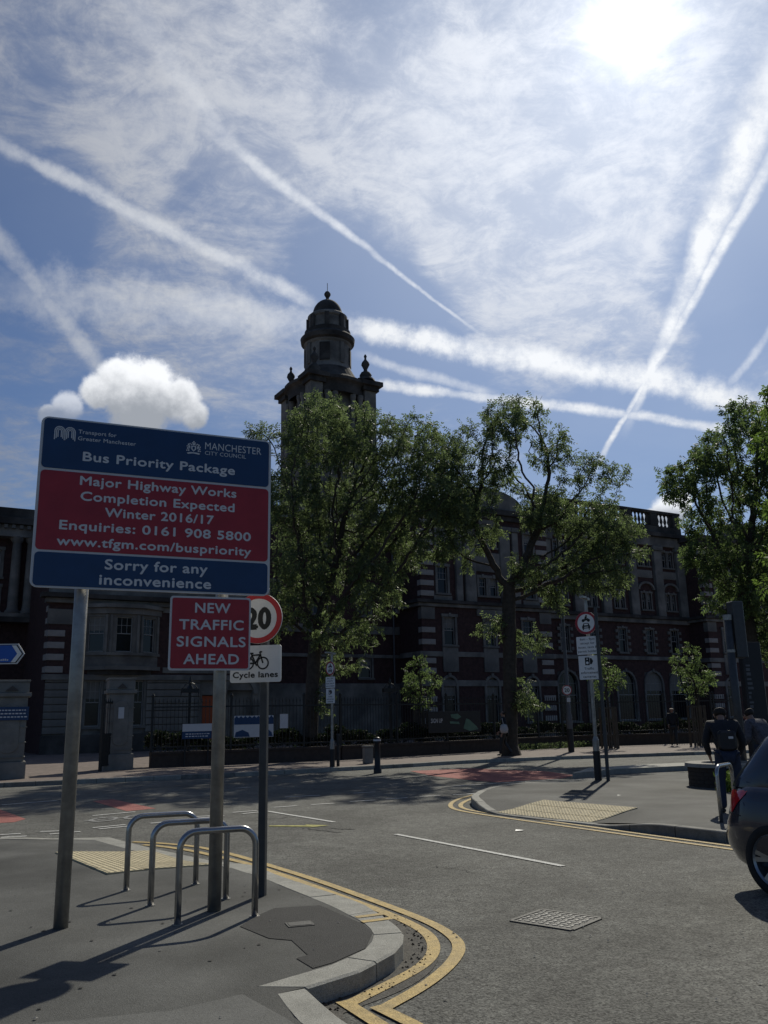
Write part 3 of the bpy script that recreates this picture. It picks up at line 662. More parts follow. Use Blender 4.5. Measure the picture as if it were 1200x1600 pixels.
for a in xs:
    block('pilaster', a-.45, a+.45, 1.7, 2.05, 9.16, 14.7, M['stone'], hm, .03); block('capital', a-.58, a+.58, 1.58, 2.05, 14.71, 15.1, M['stone'], hm, .04)
    block('pedestal', a-.4, a+.4, 1.75, 2.3, 16.9, 18.0, M['stoneblack'], hm, .02)
for z0, z1, pj, mt in ((8.55,8.9,.25,'stone'),(8.91,9.15,.45,'stoneblack'),(5.55,5.85,.15,'stone'),(15.11,15.9,.3,'stone'),(15.91,16.25,.62,'stoneblack'),(16.26,16.88,.25,'stoneblack')):
    block('cornice' if pj > .2 else 'string_course', 11.205, 27.995, 2-pj, 2.5, z0, z1, M[mt], hm)
block('balustrade_rail', 11.21, 27.99, 1.72, 2.3, 18.0, 18.22, M['stoneblack'], hm)
bl = MB(); bl.lathe([(.11,0),(.11,.1),(.06,.2),(.14,.45),(.06,.85),(.11,1.0),(.11,1.1)], 8); blm = bl.mesh('baluster', M['stoneblack'], True)
for a, c in zip(xs, xs[1:]):
    n = int((c-a-.9)/.36)
    for k in range(n): link('baluster', blm, hm, (a+.45+(c-a-.9)*(k+.5)/n, 2.02, 16.9))
b = MB(); b.box(11.3, 27.9, 2.6, 10, 15.2, 16.2); b.box(-12, -.1, 3.4, 10, 14.8, 15.1); b.build('roof', M['slate'], hm)
b = MB()
for x0, x1, y0 in ((-12,0,3.35),(11.2,28,2.35)): b.box(x0+.02, x1-.02, 9.9, 10, G0, 15)
b.build('rear_wall', M['brick'], hm)

# left range: near wing with bowed bay window, portico wing beyond
lw = thing('hospital_wing', 'stone faced hospital wing with bowed bay window behind the gate piers', 'building', (-17.138, 44.0, .12), R(30))
holes = [(2.0,2.76,1.3,3.6),(4.2,4.96,1.3,3.6),(6.6,7.3,4.9,6.7),(9.4,10.2,4.9,6.7)]
up = [(1.6+2.6*k, 2.5+2.6*k, 9.1, 10.9) for k in range(4)]
b = MB(); wall(b, 0, 12, 3.9, 12.4, holes[2:]+[(1.75,5.55,4.3,7.2)]+up); b.build('wall', M['brick'], lw)
for a, c, d, e in up: window(lw, (a+c)/2, d, c-a, e-d, 0, .15)
b = MB(); wall(b, 0, 12, G0, 3.9, holes[:2]+[(8.15,8.95,G0,2.85),(9.5,11.1,G0,3.1)], .08); b.build('ground_floor_wall', M['stone'], lw)
for a, c, d, e in holes: window(lw, (a+c)/2, d, c-a, e-d, 0.08 if d < 2 else 0, .13)
b = MB(); b.plate([(8.16,G0),(8.94,G0),(8.94,2.8),(8.16,2.8)], .2, .26); b.build('orange_door', M['orange'], lw)
b = MB(); n = 10
for k in range(n):
    a0, a1 = math.pi*k/n, math.pi*(k+1)/n
    b.plate([(10.3+.8*math.cos(a1), 2.9+.85*math.sin(a1)), (10.3+.8*math.cos(a0), 2.9+.85*math.sin(a0)), (10.3+1.05*math.cos(a0), 2.9+1.1*math.sin(a0)), (10.3+1.05*math.cos(a1), 2.9+1.1*math.sin(a1))][::-1], -.08, .1)
b.build('arch', M['stone'], lw)
rs = [(0,1.86),(2.9,4.06),(5.1,8.0)]
for k in range(8):
    for a, c in rs: block('course_stone', a, c, -.06, .1, .98+.36*k, 1.30+.36*k, M['stone'], lw)
block('plinth', -.05, 8.1, -.14, .1, G0, .9, M['stoneblack'], lw)
for z in (3.98,4.6,5.2,5.8): quoins(lw, 0, .8, [z], h=.32)
block('stone_panel', -.06, 1.5, -.06, .3, 6.42, 7.2, M['stone'], lw); block('stone_panel', 5.8, 12, -.05, .3, 7.22, 7.5, M['stone'], lw)
block('stone_panel', 5.9, 12.0, -.04, .3, 4.0, 4.3, M['stone'], lw)
for z0, z1, pj in ((7.51,7.75,.25),(7.76,8.0,.5),(3.62,3.9,.16)): block('cornice', -pj, 12, -pj, .3, z0, z1, M['stoneblack'] if pj == .5 else M['stone'], lw)
block('stone_panel', -.08, 12, -.08, .3, 8.01, 8.7, M['stone'], lw); block('cornice', -.3, 12, -.35, .3, 12.41, 12.8, M['stoneblack'], lw); block('parapet', -.1, 12, -.1, .4, 12.81, 13.6, M['stone'], lw)
for k in range(6): quoins(lw, 0, .8, [8.9+.6*k], h=.32)
b = MB(); b.box(.1, 11.9, .35, 7.9, 12.0, 12.4); b.build('roof', M['slate'], lw)
b = MB(); b.add([(0,0,G0),(0,0,12.4),(0,8,12.4),(0,8,G0)], [(0,1,2,3)]); b.build('side_wall', M['brick'], lw)
b = MB(); b.add([(12,8,G0),(12,8,12.4),(12,0,12.4),(12,0,G0)], [(0,1,2,3)]); b.build('side_wall', M['brick'], lw)
for k in range(6): block('quoin_stone', -.06, .05, .4, .9, 1.+.62*k+3, 1.3+.62*k+3, M['stoneband'], lw)
# bow: three facets
fp_ = [(1.7,0),(2.85,-.62),(4.45,-.62),(5.6,0)]
bay = MB()
for (ax, ay), (bx2, by) in zip(fp_, fp_[1:]):
    L = math.hypot(bx2-ax, by-ay); an = math.atan2(by-ay, bx2-ax); t = MB(); wc = L/2
    ww = .82
    wall(t, 0, L, 4.3, 7.2, [(wc-ww/2, wc+ww/2, 5.05, 6.85)], 0, .2)
    c_, s_ = math.cos(an), math.sin(an)
    bay.add([(ax+x*c_-y*s_, ay+x*s_+y*c_, z) for x, y, z in t.v], t.f)
    window(lw, ax+wc*c_, 5.05, ww, 1.8, ay+wc*s_, 0, rz=an)
    for e in (.04, L-.16):
        b = MB(); b.box(e, e+.12, -.1, .02, 4.95, 6.95); b.build('pilaster', M['stone'], lw, loc=(ax, ay, 0), rot=(0,0,an))
bay.build('bay_wall', M['stone'], lw)
for z0, z1, pj in ((4.12,4.32,.14),(4.86,5.0,.10),(7.0,7.3,.12),(7.31,7.5,.3)):
    b = MB(); b.prism([(1.6-pj,.05),(2.8-pj*.6,-.64-pj),(4.5+pj*.6,-.64-pj),(5.7+pj,.05)], z0, z1); b.build('bay_cornice', M['stone'], lw)
b = MB(); b.prism([(1.9,.05),(2.9,-.45),(4.4,-.45),(5.4,.05)], 3.88, 4.12); b.build('bay_base', M['stoneblack'], lw)

pw = thing('portico_wing', 'far left stone portico wing with tall round columns under a heavy cornice', 'building', (-21.138, 50.93, .12), R(30))
holes = [(-2.55,-1.7,9.9,11.5),(-2.6,-1.65,5.0,6.9),(-5.6,-4.7,9.9,11.5),(-5.6,-4.7,5.0,6.9),(-2.55,-1.7,7.9,9.3)]
holes = [(a-.0, c-.0, d, e) for a, c, d, e in holes]
b = MB(); wall(b, -16, 6, G0, 12.2, holes); b.add([(6,0,G0),(6,0,12.2),(6,9,12.2),(6,9,G0)], [(3,2,1,0)]); b.build('wall', M['brick'], pw)
for a, c, d, e in holes: window(pw, (a+c)/2-4, d, c-a, e-d, 0, .15) if 0 else window(pw, (a+c)/2, d, c-a, e-d, 0, .15)
cm = MB(); cm.lathe([(.42,0),(.42,.12),(.33,.2),(.30,.4),(.28,2.),(.25,4.05),(.25,4.15),(.4,4.35),(.42,4.5)], 16); cmm = cm.mesh('column', M['stone'], True)
for x in (-3.55,-.93,-.12,1.5,2.3,-6.6,-7.4): link('column', cmm, pw, (x, -.45, 7.75))
for z0, z1, pj, mt in ((7.2,7.5,.95,'stoneblack'),(7.51,7.74,.85,'stone'),(12.2,12.9,.85,'stone'),(12.91,13.3,1.15,'stoneblack'),(13.31,13.95,.75,'stoneblack')): block('cornice', -16, 6, -pj, .3, z0, z1, M[mt], pw)
b = MB(); b.box(-16, 6, .31, 9, 13., 13.5); b.build('roof', M['slate'], pw)
for k in range(26): block('dentil', -8.5+.42*k, -8.3+.42*k, -1.05, -.86, 12.66, 12.88, M['stone'], pw)

# domed tower
tw = thing('domed_tower', 'dark stone hospital tower with a round lantern, dome and ball finial above the trees', 'tower', (-5.3, 80.0, .1), R(30))
SB = M['stoneblack']; SD = M['stone']
b = MB(); b.box(-3.0, 3.0, -3.0, 3.0, -.2, 33.2); b.build('shaft', SD, tw)
for sx in (-1, 1):
    for sy in (-1, 1):
        b = MB(); b.box(sx*2.85-.62, sx*2.85+.62, sy*2.85-.62, sy*2.85+.62, -.2, 33.0); b.build('corner_pier', SD, tw)
        b = MB(); b.lathe([(.95,33.95),(.85,34.2),(.5,34.35),(.62,34.6),(.45,34.9),(.22,35.05),(.18,35.25),(.42,35.75),(.36,36.0),(.12,36.3),(.1,36.5),(.16,36.65),(.1,36.8),(.03,36.9)], 10, (sx*2.75, sy*2.75, .3 if sx > 0 else 0)); b.build('finial', SB, tw, smooth=True)
        b = MB(); b.box(sx*2.85-.85, sx*2.85+.85, sy*2.85-.85, sy*2.85+.85, 33.0, 33.5); b.box(sx*2.85-1.15, sx*2.85+1.15, sy*2.85-1.15, sy*2.85+1.15, 33.5, 33.95); b.build('pier_cornice', SB, tw)
for an in range(4):
    c_, s_ = math.cos(an*math.pi/2), math.sin(an*math.pi/2)
    b = MB(); t = MB()
    for x in (-1.75,-.95,.95,1.75): t.lathe([(.26,26),(.22,26.3),(.2,31.6),(.3,32.),(.3,32.3)], 10, (x, -3.45, 0))
    b.add([(x*c_-y*s_, x*s_+y*c_, z) for x, y, z in t.v], t.f); b.build('column', SD, tw)
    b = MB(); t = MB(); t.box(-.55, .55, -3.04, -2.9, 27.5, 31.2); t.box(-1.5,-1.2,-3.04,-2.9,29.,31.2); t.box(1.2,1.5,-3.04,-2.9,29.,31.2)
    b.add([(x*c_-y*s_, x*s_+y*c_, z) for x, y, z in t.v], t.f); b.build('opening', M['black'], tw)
b = MB(); b.lathe([(3.9,32.3),(3.9,33.1),(4.0,33.3),(4.3,33.5),(4.3,33.8),(3.6,34.0),(3.0,34.6),(2.6,35.3),(2.45,35.6)], 32); b.build('curved_roof', SB, tw, smooth=False)
b = MB(); b.lathe([(2.45,35.5),(2.3,35.9),(2.24,36.1),(2.22,38.3),(2.35,38.45),(2.4,38.6)], 32); b.build('lantern', SD, tw)
for k in range(8):
    a = k*math.pi/4+.2
    b = MB(); b.box(-.5, .5, -2.30, -2.1, 36.2, 38.1) if k % 2 else b.box(-.22, .22, -2.36, -2.1, 36.1, 38.35); b.build('lantern_panel' , SD if k % 2 == 0 else SB, tw, rot=(0,0,a))
b = MB(); b.lathe([(2.4,38.58),(2.65,38.75),(2.72,39.2),(2.5,39.45),(2.3,39.6),(2.3,40.),(1.95,40.05),(1.95,40.2)], 32); b.build('lantern_cornice', SB, tw)
b = MB(); b.lathe([(1.9,40.1),(1.85,41.3),(2.0,41.45),(2.0,41.7),(1.85,41.85)], 32); b.build('drum', SD, tw)
for k in range(8): a = k*math.pi/4; b = MB(); b.box(-.22, .22, -2.12, -1.8, 40.1, 41.5); b.build('buttress', SB, tw, rot=(0,0,a+.3))
b = MB(); b.lathe([(1.95,41.7),(1.75,41.9),(1.6,42.0)]+[(1.5*math.cos(t), 42.0+1.75*math.sin(t)) for t in np.linspace(0, 1.42, 10)]+[(.16,44.0),(.12,44.15)], 32); b.build('dome', SB, tw, smooth=True)
b = MB(); b.lathe([(.02,44.05),(.2,44.1),(.33,44.35),(.33,44.5),(.2,44.72),(.03,44.8),(.03,45.7),(.0,45.75)], 12); b.build('ball_finial', SB, tw, smooth=True)
tw.scale = (1, 1, .972)

# ------------------------------------------------------------------ fence, piers, hedge
FP = [(-8.0,30.05),(-1.8,33.2),(2.4,36.6),(8.0,41.0),(16,43.6),(34,50)]
bar = MB(); bar.tube([(0,0,.45),(0,0,2.1)], .011, 5); bar.tube([(0,0,2.1),(0,0,2.16),(0,0,2.28)], [.012,.022,.002], 5); barm = bar.mesh('bar', M['railing'])
flab = ['black iron railings with blue notice board, between gate pier and big tree', 'black iron railings behind the tall sign post, nearest to the big ash tree', 'black iron railings behind the street trees in front of the brick pavilion', 'black iron railings behind the lamp post, towards the right', 'black iron railings at the far right edge behind the leafy tree']
for i, (a, c) in enumerate(zip(FP, FP[1:])):
    L = seglen(a, c); an = math.atan2(c[1]-a[1], c[0]-a[0])
    t = thing('fence', flab[i], 'fence', (a[0], a[1], .12), an, 'iron railings along the back of the far pavement')
    b = MB(); b.box(0, L-.02, -.14, .14, -.15, .42); b.box(0, L-.02, -.18, .18, .42, .50); b.build('plinth_wall', M['plbrick'], t)
    b = MB()
    for z in (.62, 1.95): b.box(0, L-.02, -.02, .02, z, z+.05)
    b.build('rail', M['railing'], t)
    k = .1
    while k < L-.05: link('bar', barm, t, (k, 0, 0)); k += .135
    k = .02
    while k < L: b = MB(); b.box(k-.035, k+.035, -.035, .035, .5, 2.3); b.lathe([(.05,2.3),(.06,2.36),(.0,2.45)], 6, (k, 0, 0)); b.build('post', M['railing'], t); k += 2.75
def leaf_cards(P_, N_, size, rng, aspect=.42):
    n = len(P_); a = rng.normal(size=(n, 3)); a /= np.linalg.norm(a, axis=1)[:, None]
    if N_ is not None: a = a*.9+N_; a /= np.linalg.norm(a, axis=1)[:, None]
    b_ = np.cross(a, rng.normal(size=(n, 3))); b_ /= np.linalg.norm(b_, axis=1)[:, None]
    s_ = size*rng.uniform(.6, 1.35, (n, 1)); up = np.cross(a, b_)
    v = np.stack([P_-a*s_*.5, P_+b_*s_*aspect*.5+up*s_*.08, P_+a*s_*.5, P_-b_*s_*aspect*.5+up*s_*.08], 1)
    return v.reshape(-1, 3)
def quads(name, V, mt, parent=None, loc=(0, 0, 0)):
    n = len(V)//4; me = bpy.data.meshes.new(name); me.vertices.add(len(V)); me.vertices.foreach_set('co', V.astype(np.float32).ravel())
    me.loops.add(n*4); me.loops.foreach_set('vertex_index', np.arange(n*4, dtype=np.int32)); me.polygons.add(n)
    me.polygons.foreach_set('loop_start', np.arange(0, n*4, 4, dtype=np.int32)); me.polygons.foreach_set('loop_total', np.full(n, 4, dtype=np.int32))
    me.materials.append(mt); me.update(calc_edges=True); me.validate(); return link(name, me, parent, loc)
# hedge behind the railings
pts = []
for i, (a, c) in enumerate(zip(FP[:4], FP[1:])):
    L = seglen(a, c); n = int(L*900); t = RNG.uniform(0, 1, n); d = (c[0]-a[0], c[1]-a[1]); nx, ny = -d[1]/L, d[0]/L
    off = RNG.uniform(.35, 1.1, n); h = (1.0+.16*np.sin(t*L*1.7+i)+.1*np.sin(t*L*5.1))*(.45+.55*np.sqrt(RNG.uniform(0, 1, n)))
    pts.append(np.stack([a[0]+d[0]*t+nx*off, a[1]+d[1]*t+ny*off, .12+h], 1))
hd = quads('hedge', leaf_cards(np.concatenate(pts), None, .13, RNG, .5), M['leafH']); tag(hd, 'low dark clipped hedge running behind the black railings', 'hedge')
def make_pier(loc, rz, label):
    t = thing('gate_pier', label, 'gate pier', loc, rz, 'stone gate piers of the hospital entrance')
    b = MB(); b.box(-.46, .46, -.46, .46, -.1, .5); b.build('base', M['pier'], t, bevel=.02)
    b = MB(); b.box(-.40, .40, -.40, .40, .5, 2.42); b.build('shaft', M['pier'], t, bevel=.015)
    b = MB(); b.plate(rrect(-.24, .24, .75, 2.2, .22), -.425, -.39); b.build('raised_panel', M['pier'], t, bevel=.01)
    for z in (.62,1.05,1.5,1.95): b = MB(); b.box(-.43, .43, -.43, .43, z, z+.02); b.build('joint_band', M['pier'], t)
    b = MB(); b.box(-.48, .48, -.48, .48, 2.42, 2.54); b.box(-.42, .42, -.42, .42, 2.54, 2.86); b.build('cap', M['pier'], t, bevel=.012)
    b = MB(); b.plate([(-.16,2.6),(.16,2.6),(0,2.75)], -.47, -.40); b.build('pediment', M['stoneblack'], t)
    b = MB(); b.prism([(-.44,-.44),(.44,-.44),(.44,.44),(-.44,.44)], 2.86, 2.93); b.build('coping', M['pier'], t, bevel=.012); return t
p1 = make_pier((-8.92,29.45,.12), R(24), 'pale stone gate pier with small white notice, right of the open gate')
b = MB(); b.box(-.09, .09, -.45, -.43, 1.62, 1.98); b.build('notice', M['sgrey'], p1)
p2 = make_pier((-10.98,25.75,.12), R(24), 'pale stone gate pier with blue banner at the left edge')
p2.scale = (1.1, 1.1, .94)
b = MB(); b.box(-.5, .44, -.46, -.43, 1.72, 2.12); o = b.build('blue_banner', M['sblue'], p2)
for k in range(3): text('the hospital entrance'[:20] if 0 else '— — — — — —', .03, .78, p2, M['sgrey'], -.02, 2.0-.11*k, -.463) if 0 else None
b = MB()
for k in range(3):
    x = -.42
    while x < .36: w_ = random.uniform(.03, .08); b.box(x, x+w_, -.464, -.461, 1.80+.1*k, 1.835+.1*k); x += w_+.025
struct(b.build('faint_print', M['stext'], p2), 'stuff')
gt_ = thing('iron_gate', 'black iron gate standing open beside the pale gate pier', 'gate', (-9.15,28.5,.12), R(75))
b = MB(); b.box(-.06, .02, -.04, .04, 0, 2.4); b.box(1.2, 1.27, -.03, .03, .1, 2.2); b.build('stile', M['railing'], gt_)
b = MB()
for z in (.15, 1.1, 2.1): b.box(.02, 1.2, -.02, .02, z, z+.06)
b.build('rail', M['railing'], gt_)
b = MB(); b.box(.02, 1.2, -.006, .006, .2, 1.1); b.build('lower_panel', M['railing'], gt_)
for k in range(9): link('bar', barm, gt_, (.12+.125*k, 0, 0))
# notices on the railings
def board(name, label, loc, rz, w, h, mt, y=-.03, cat='notice board'):
    t = thing(name, label, cat, loc, rz); b = MB(); b.box(-w/2, w/2, y, 0, 0, h); b.build('panel', mt, t, bevel=.004); return t
fa = math.atan2(3.15, 6.2)
nb = board('notice_board', 'pale blue and dark blue notice board on posts in front of the left railings', (-6.55,30.5,1.02), fa, 1.02, .50, M['sblue'])
b = MB(); b.box(-.51, .51, -.036, -.03, .25, .5); b.build('pale_band', M['sgrey'], nb)
b = MB()
for x in (-.4, .4): b.box(x-.025, x+.025, 0, .04, -1.0, .45)
b.build('posts', M['railing'], nb)
b = MB()
for k in range(2):
    x = -.4
    while x < .35: w_ = random.uniform(.03, .1); b.box(x, x+w_, -.034, -.030, .07+.08*k, .10+.08*k); x += w_+.03
struct(b.build('faint_print', M['stext'], nb), 'stuff')
nb2 = board('banner', 'white and blue patterned banner tied to the railings by the tall post', (-4.75,31.45,1.02), fa, 1.45, .74, M['sgrey'])
b = MB(); b.box(-.72, .72, -.036, -.031, .44, .66); b.build('blue_band', M['sblue'], nb2)
b = MB()
for k in range(9): x = -.64+.16*k; b.plate([(x-.079,.66),(x+.079,.66),(x,.735)], -.036, -.031)
b.build('blue_zigzag', M['sblue'], nb2)
for x0, x1 in ((-.7,-.15),(.35,.7)): b = MB(); b.plate([(x0,.02),(x1,.02),(x1-.05,.16),((x0+x1)/2,.26),(x0+.04,.18)][::-1], -.036, -.031); b.build('blue_shape', M['sblue'], nb2)
nb3 = board('banner', 'dark banner with green figure shapes and pale words on the railings', (2.75,36.7,.95), R(38), 2.9, .85, M['black'])
text('SIGN UP', .17, .62, nb3, M['sgrey'], -1.0, .40, -.032, .01)
for P_ in ([(-.25,.72),(.15,.75),(.35,.62),(.1,.52),(-.2,.6)], [(-.3,.45),(.2,.42),(.25,.33),(-.28,.36)], [(.45,.15),(.62,.55),(.8,.5),(1.2,.22),(1.3,.1),(.8,.04)]):
    b = MB(); b.plate(P_[::-1], -.036, -.031); b.build('green_shape', M['green'], nb3)
nb4 = board('notice', 'small white notice on the railings right of the square sign post', (-3.75,31.98,1.3), fa, .3, .5, M['sgrey'], cat='notice')
# lantern posts in the railings
for (x, y), lb in (((-6.9,30.65), 'black iron finial post rising above the left notice board'), ((.1,34.7), 'black iron lantern frame above the railings left of the small street tree')):
    t = thing('lantern_post', lb, 'lantern post', (x, y+.15, .12), fa, 'iron lantern posts along the railings')
    b = MB(); b.box(-.04, .04, -.04, .04, 0, 2.45); b.build('post', M['railing'], t)
    b = MB(); b.box(-.3, .3, -.1, .1, 2.45, 2.6); b.lathe([(.12,2.6),(.05,2.72),(.06,2.85),(0,3.05)], 8); b.build('crossbar', M['railing'], t)
    for sx in (-1, 1): b = MB(); b.tube([(sx*.32,0,2.3),(sx*.3,0,2.55),(sx*.15,0,2.75),(0,0,2.82)], .015, 6); b.build('scroll', M['railing'], t)

# ------------------------------------------------------------------ trees
def grow(base, lobes, step=.32, kill=.42, infl=2.4, dens=26, trunk_to=None, rng=None, lean=(0, 0)):
    """space colonisation: branches grow towards points scattered in the lobes"""
    pts = []
    for (cx, cy, cz, r_) in lobes:
        n = max(8, int(dens*r_**2.2)); v = rng.normal(size=(n, 3)); v /= np.linalg.norm(v, axis=1)[:, None]
        pts.append(np.array([cx, cy, cz])+v*(r_*rng.uniform(.25, 1., (n, 1))**.5)*np.array([1, 1, .95]))
    A = np.concatenate(pts); alive = np.ones(len(A), bool)
    nodes = [Vector(base)]; par = [-1]; k = 0
    top = Vector(trunk_to); d = (top-nodes[0]); L = d.length; n = int(L/step); wob = rng.uniform(-.06, .06, (n+2, 2)).cumsum(0)*.35
    for i in range(1, n+1):
        p = Vector(base)+d*(i/n); p.x += float(wob[i, 0]); p.y += float(wob[i, 1]); nodes.append(p); par.append(len(nodes)-2)
    for it in range(90):
        kd = kdtree.KDTree(len(nodes))
        for i, p in enumerate(nodes): kd.insert(p, i)
        kd.balance(); pull = {}
        for j in np.nonzero(alive)[0]:
            co, i, dist = kd.find(A[j])
            if dist < kill: alive[j] = False; continue
            lim = infl if it > 12 else 6.
            if dist < lim: pull.setdefault(i, Vector((0, 0, 0))); pull[i] += (Vector(A[j])-nodes[i]).normalized()
        if not pull: break
        grew = False
        for i, v in pull.items():
            if v.length < .15: continue
            q = nodes[i]+(v.normalized()+Vector(rng.normal(size=3)*.16)+Vector((0, 0, .04))).normalized()*step
            if kd.find(q)[2] < step*.35: continue
            nodes.append(q); par.append(i); grew = True
        if not grew or len(nodes) > 7000: break
    n = len(nodes); w = np.zeros(n); ch = np.zeros(n, int)
    for i in range(n-1, 0, -1):
        if ch[i] == 0: w[i] = 1.
        w[par[i]] += w[i]; ch[par[i]] += 1
    return nodes, par, w, ch
def limb_mesh(nodes, par, w, r_base, expo=.46, rmin=.009):
    wm = w[0]; rad = [max(rmin, r_base*(x/wm)**expo) for x in w]
    rad[0] = rad[0]*1.5; 
    if len(rad) > 1: rad[1] *= 1.12
    b = MB()
    for i in range(1, len(nodes)):
        p = par[i]; r1 = rad[i]; r0_ = min(rad[p], r1*1.35+.004) if p else rad[p]
        n = 9 if r1 > .08 else 5 if r1 > .03 else 3
        P0, P1 = nodes[p], nodes[i]; d = (P1-P0).normalized(); ref = Vector((.31, .95, .02)); a = (ref-d*ref.dot(d)).normalized(); c = d.cross(a)
        vs = [P0+(a*math.cos(2*math.pi*k/n)+c*math.sin(2*math.pi*k/n))*r0_ for k in range(n)]+[P1+d*r1*.3+(a*math.cos(2*math.pi*k/n)+c*math.sin(2*math.pi*k/n))*r1 for k in range(n)]
        b.add(vs, [(k, (k+1) % n, n+(k+1) % n, n+k) for k in range(n)])
    return b
def spray(nodes, par, w, ch, thr, per, size, rng, nl=4, rach=.30, droop=.25, gap=0.12):
    """compound leaves: pairs of leaflets along a rachis that leaves the twig"""
    idx = [i for i in range(1, len(nodes)) if w[i] <= thr]
    idx = np.array(idx); keep = rng.uniform(size=len(idx)) > gap; idx = idx[keep]
    P_ = np.array([nodes[i] for i in idx]); Dn = np.array([(nodes[i]-nodes[par[i]]).normalized() for i in idx])
    P_ = np.repeat(P_, per, 0); Dn = np.repeat(Dn, per, 0); n = len(P_)
    P_ = P_ + rng.normal(size=(n, 3))*.07
    d = Dn*.7+rng.normal(size=(n, 3))*.75; d[:, 2] -= droop; d /= np.linalg.norm(d, axis=1)[:, None]
    side = np.cross(d, rng.normal(size=(n, 3))); side /= np.linalg.norm(side, axis=1)[:, None]; nrm = np.cross(d, side)
    L = rach*rng.uniform(.6, 1.25, (n, 1)); out = []
    for k in range(nl):
        base_ = P_+d*L*(.25+.75*k/max(1, nl-1)); base_[:, 2] -= (.04*(k/nl)**2)
        for sgn in (-1, 1):
            if k == nl-1 and sgn > 0: dirv = d
            else: dirv = side*sgn*.85+d*.55
            dirv = dirv/np.linalg.norm(dirv, axis=1)[:, None]
            sz = size*rng.uniform(.7, 1.25, (n, 1)); wv = np.cross(dirv, nrm+rng.normal(size=(n, 3))*.35); wv /= np.linalg.norm(wv, axis=1)[:, None]
            tip = base_+dirv*sz; tip[:, 2] -= .25*sz[:, 0]; midp = base_+dirv*sz*.5
            out.append(np.stack([base_, midp+wv*sz*.21, tip, midp-wv*sz*.21], 1).reshape(-1, 3))
    return np.concatenate(out)
def tree(name, label, cat, base, lobes, r_base, trunk_to, leaf, seed, thr=5, per=3, size=.13, dens=26, group=None, step=.32, kill=.42, nl=4, rach=.3, rmin=.009, gap=.12, expo=.46):
    rng = np.random.default_rng(seed); t = thing(name, label, cat, base, 0, group); off = Vector(base)
    nodes, par, w, ch = grow((0, 0, 0), [(l[0]-off.x, l[1]-off.y, l[2]-off.z, l[3]) for l in lobes], step=step, kill=kill, dens=dens, trunk_to=Vector(trunk_to)-off, rng=rng)
    limb_mesh(nodes, par, w, r_base, expo, rmin).build('trunk', M['bark'], t, smooth=True)
    V = spray(nodes, par, w, ch, thr, per, size, rng, nl, rach, gap=gap)
    o = quads('crown', V, M[leaf], t); o['kind'] = 'stuff'; return t, len(V)//4
def lob(Y, L, k=1., dy=1.3, seed=1, extra=2):
    rg = random.Random(seed); out = []
    for x, z, r_ in L:
        x, z, r_ = x*k, 1.65+(z-1.65)*k, r_*k
        for q in range(1+(extra if r_ > .9 else 0)):
            yy = rg.uniform(-dy, dy)*min(1, r_*.9); s_ = (Y+yy)/Y; out.append((x*s_, Y+yy, 1.65+(z-1.65)*s_, r_*(1 if q == 0 else .85)))
    return out
T1 = [(-2.54,12.83,1.85),(-4.63,12.6,.85),(-.21,12.24,1.75),(-3.57,10.17,1.69),(-1.02,9.59,2.1),(1.56,10.59,1.8),(2.38,12.19,1.0),(1.35,12.48,1.15),(-3.06,7.56,1.8),(-.55,7.0,1.3),(-4.05,5.82,1.25),(-2.06,5.04,1.1),(-5.29,13.2,.5),(2.56,9.78,1.05),(.99,8.25,1.0),(-1.58,3.56,.7),(-2.32,2.14,.4),(-.6,4.9,.6),(2.5,10.9,1.0),(3.2,9.9,.8),(2.9,12.1,.7),(.1,6.1,.8)]
T2 = [(5.12,13.5,1.15),(6.2,13.8,.65),(3.75,12.6,.85),(4.47,11.21,1.1),(6.89,12.2,1.1),(8.27,11.27,.9),(9.42,10.9,.65),(6.48,9.6,1.3),(8.47,8.73,1.5),(9.95,8.04,.7),(4.11,9.08,.9),(2.28,8.32,.8),(5.83,7.3,1.0),(7.35,7.45,1.0),(3.92,4.97,.5),(5.28,2.37,.6),(5.75,4.44,.55),(9.2,7.4,.9),(2.95,11.5,.9),(3.3,10.2,.9),(2.7,9.3,.8),(9.7,8.8,.8),(7.9,6.9,.8),(3.5,7.9,.8),(6.9,6.3,.8),(5.0,6.5,.6),(8.8,6.7,.8)]
T3 = [(10.83,9.71,.95),(12.08,10.65,1.05),(13.26,11.84,.95),(13.56,9.42,1.3),(11.62,8.51,1.09),(12.6,7.1,1.3),(11.23,6.9,.91),(13.31,5.5,1.09),(11.26,5.1,.5),(10.92,6.11,.4),(13.7,4.3,1.0),(12.2,5.6,.8),(15.35,10.82,1.96),(14.72,7.75,1.74)]
T4 = [(11.23,5.81,.69),(11.6,7.28,.78),(11.78,10.17,.78),(12.83,8.98,1.74),(12.7,6.7,1.39),(10.6,5.09,.22),(11.1,4.9,.3)]
NL = []
NL.append(tree('ash_tree', 'tall ash tree with dense feathery crown, directly right of the big blue and red sign', 'tree', (-2.93,33.4,.12), lob(33.5,T1,1,1.6,1), .26, (-2.7,33.5,4.6), 'leafA', 11, thr=6, per=7, size=.125, dens=42, group='street trees', step=.27, kill=.34, expo=.52))
NL.append(tree('ash_tree', 'open branched ash tree in the middle, its boughs forking above the brick pavilion', 'tree', (4.62,33.9,.12), lob(34,T2,1,1.2,2), .27, (5.0,34,6.6), 'leafA', 12, thr=6, per=8, size=.125, dens=40, group='street trees', gap=.1, step=.27, kill=.34, expo=.54))
NL.append(tree('ash_tree', 'leafy tree at the right, in front of the end of the roof balustrade', 'tree', (15.5,36.8,.12), lob(36,T3,1.2,1.5,3), .30, (15.1,36.4,6.), 'leafB', 13, thr=8, per=8, size=.15, dens=34, group='street trees', step=.3, kill=.38, expo=.54))
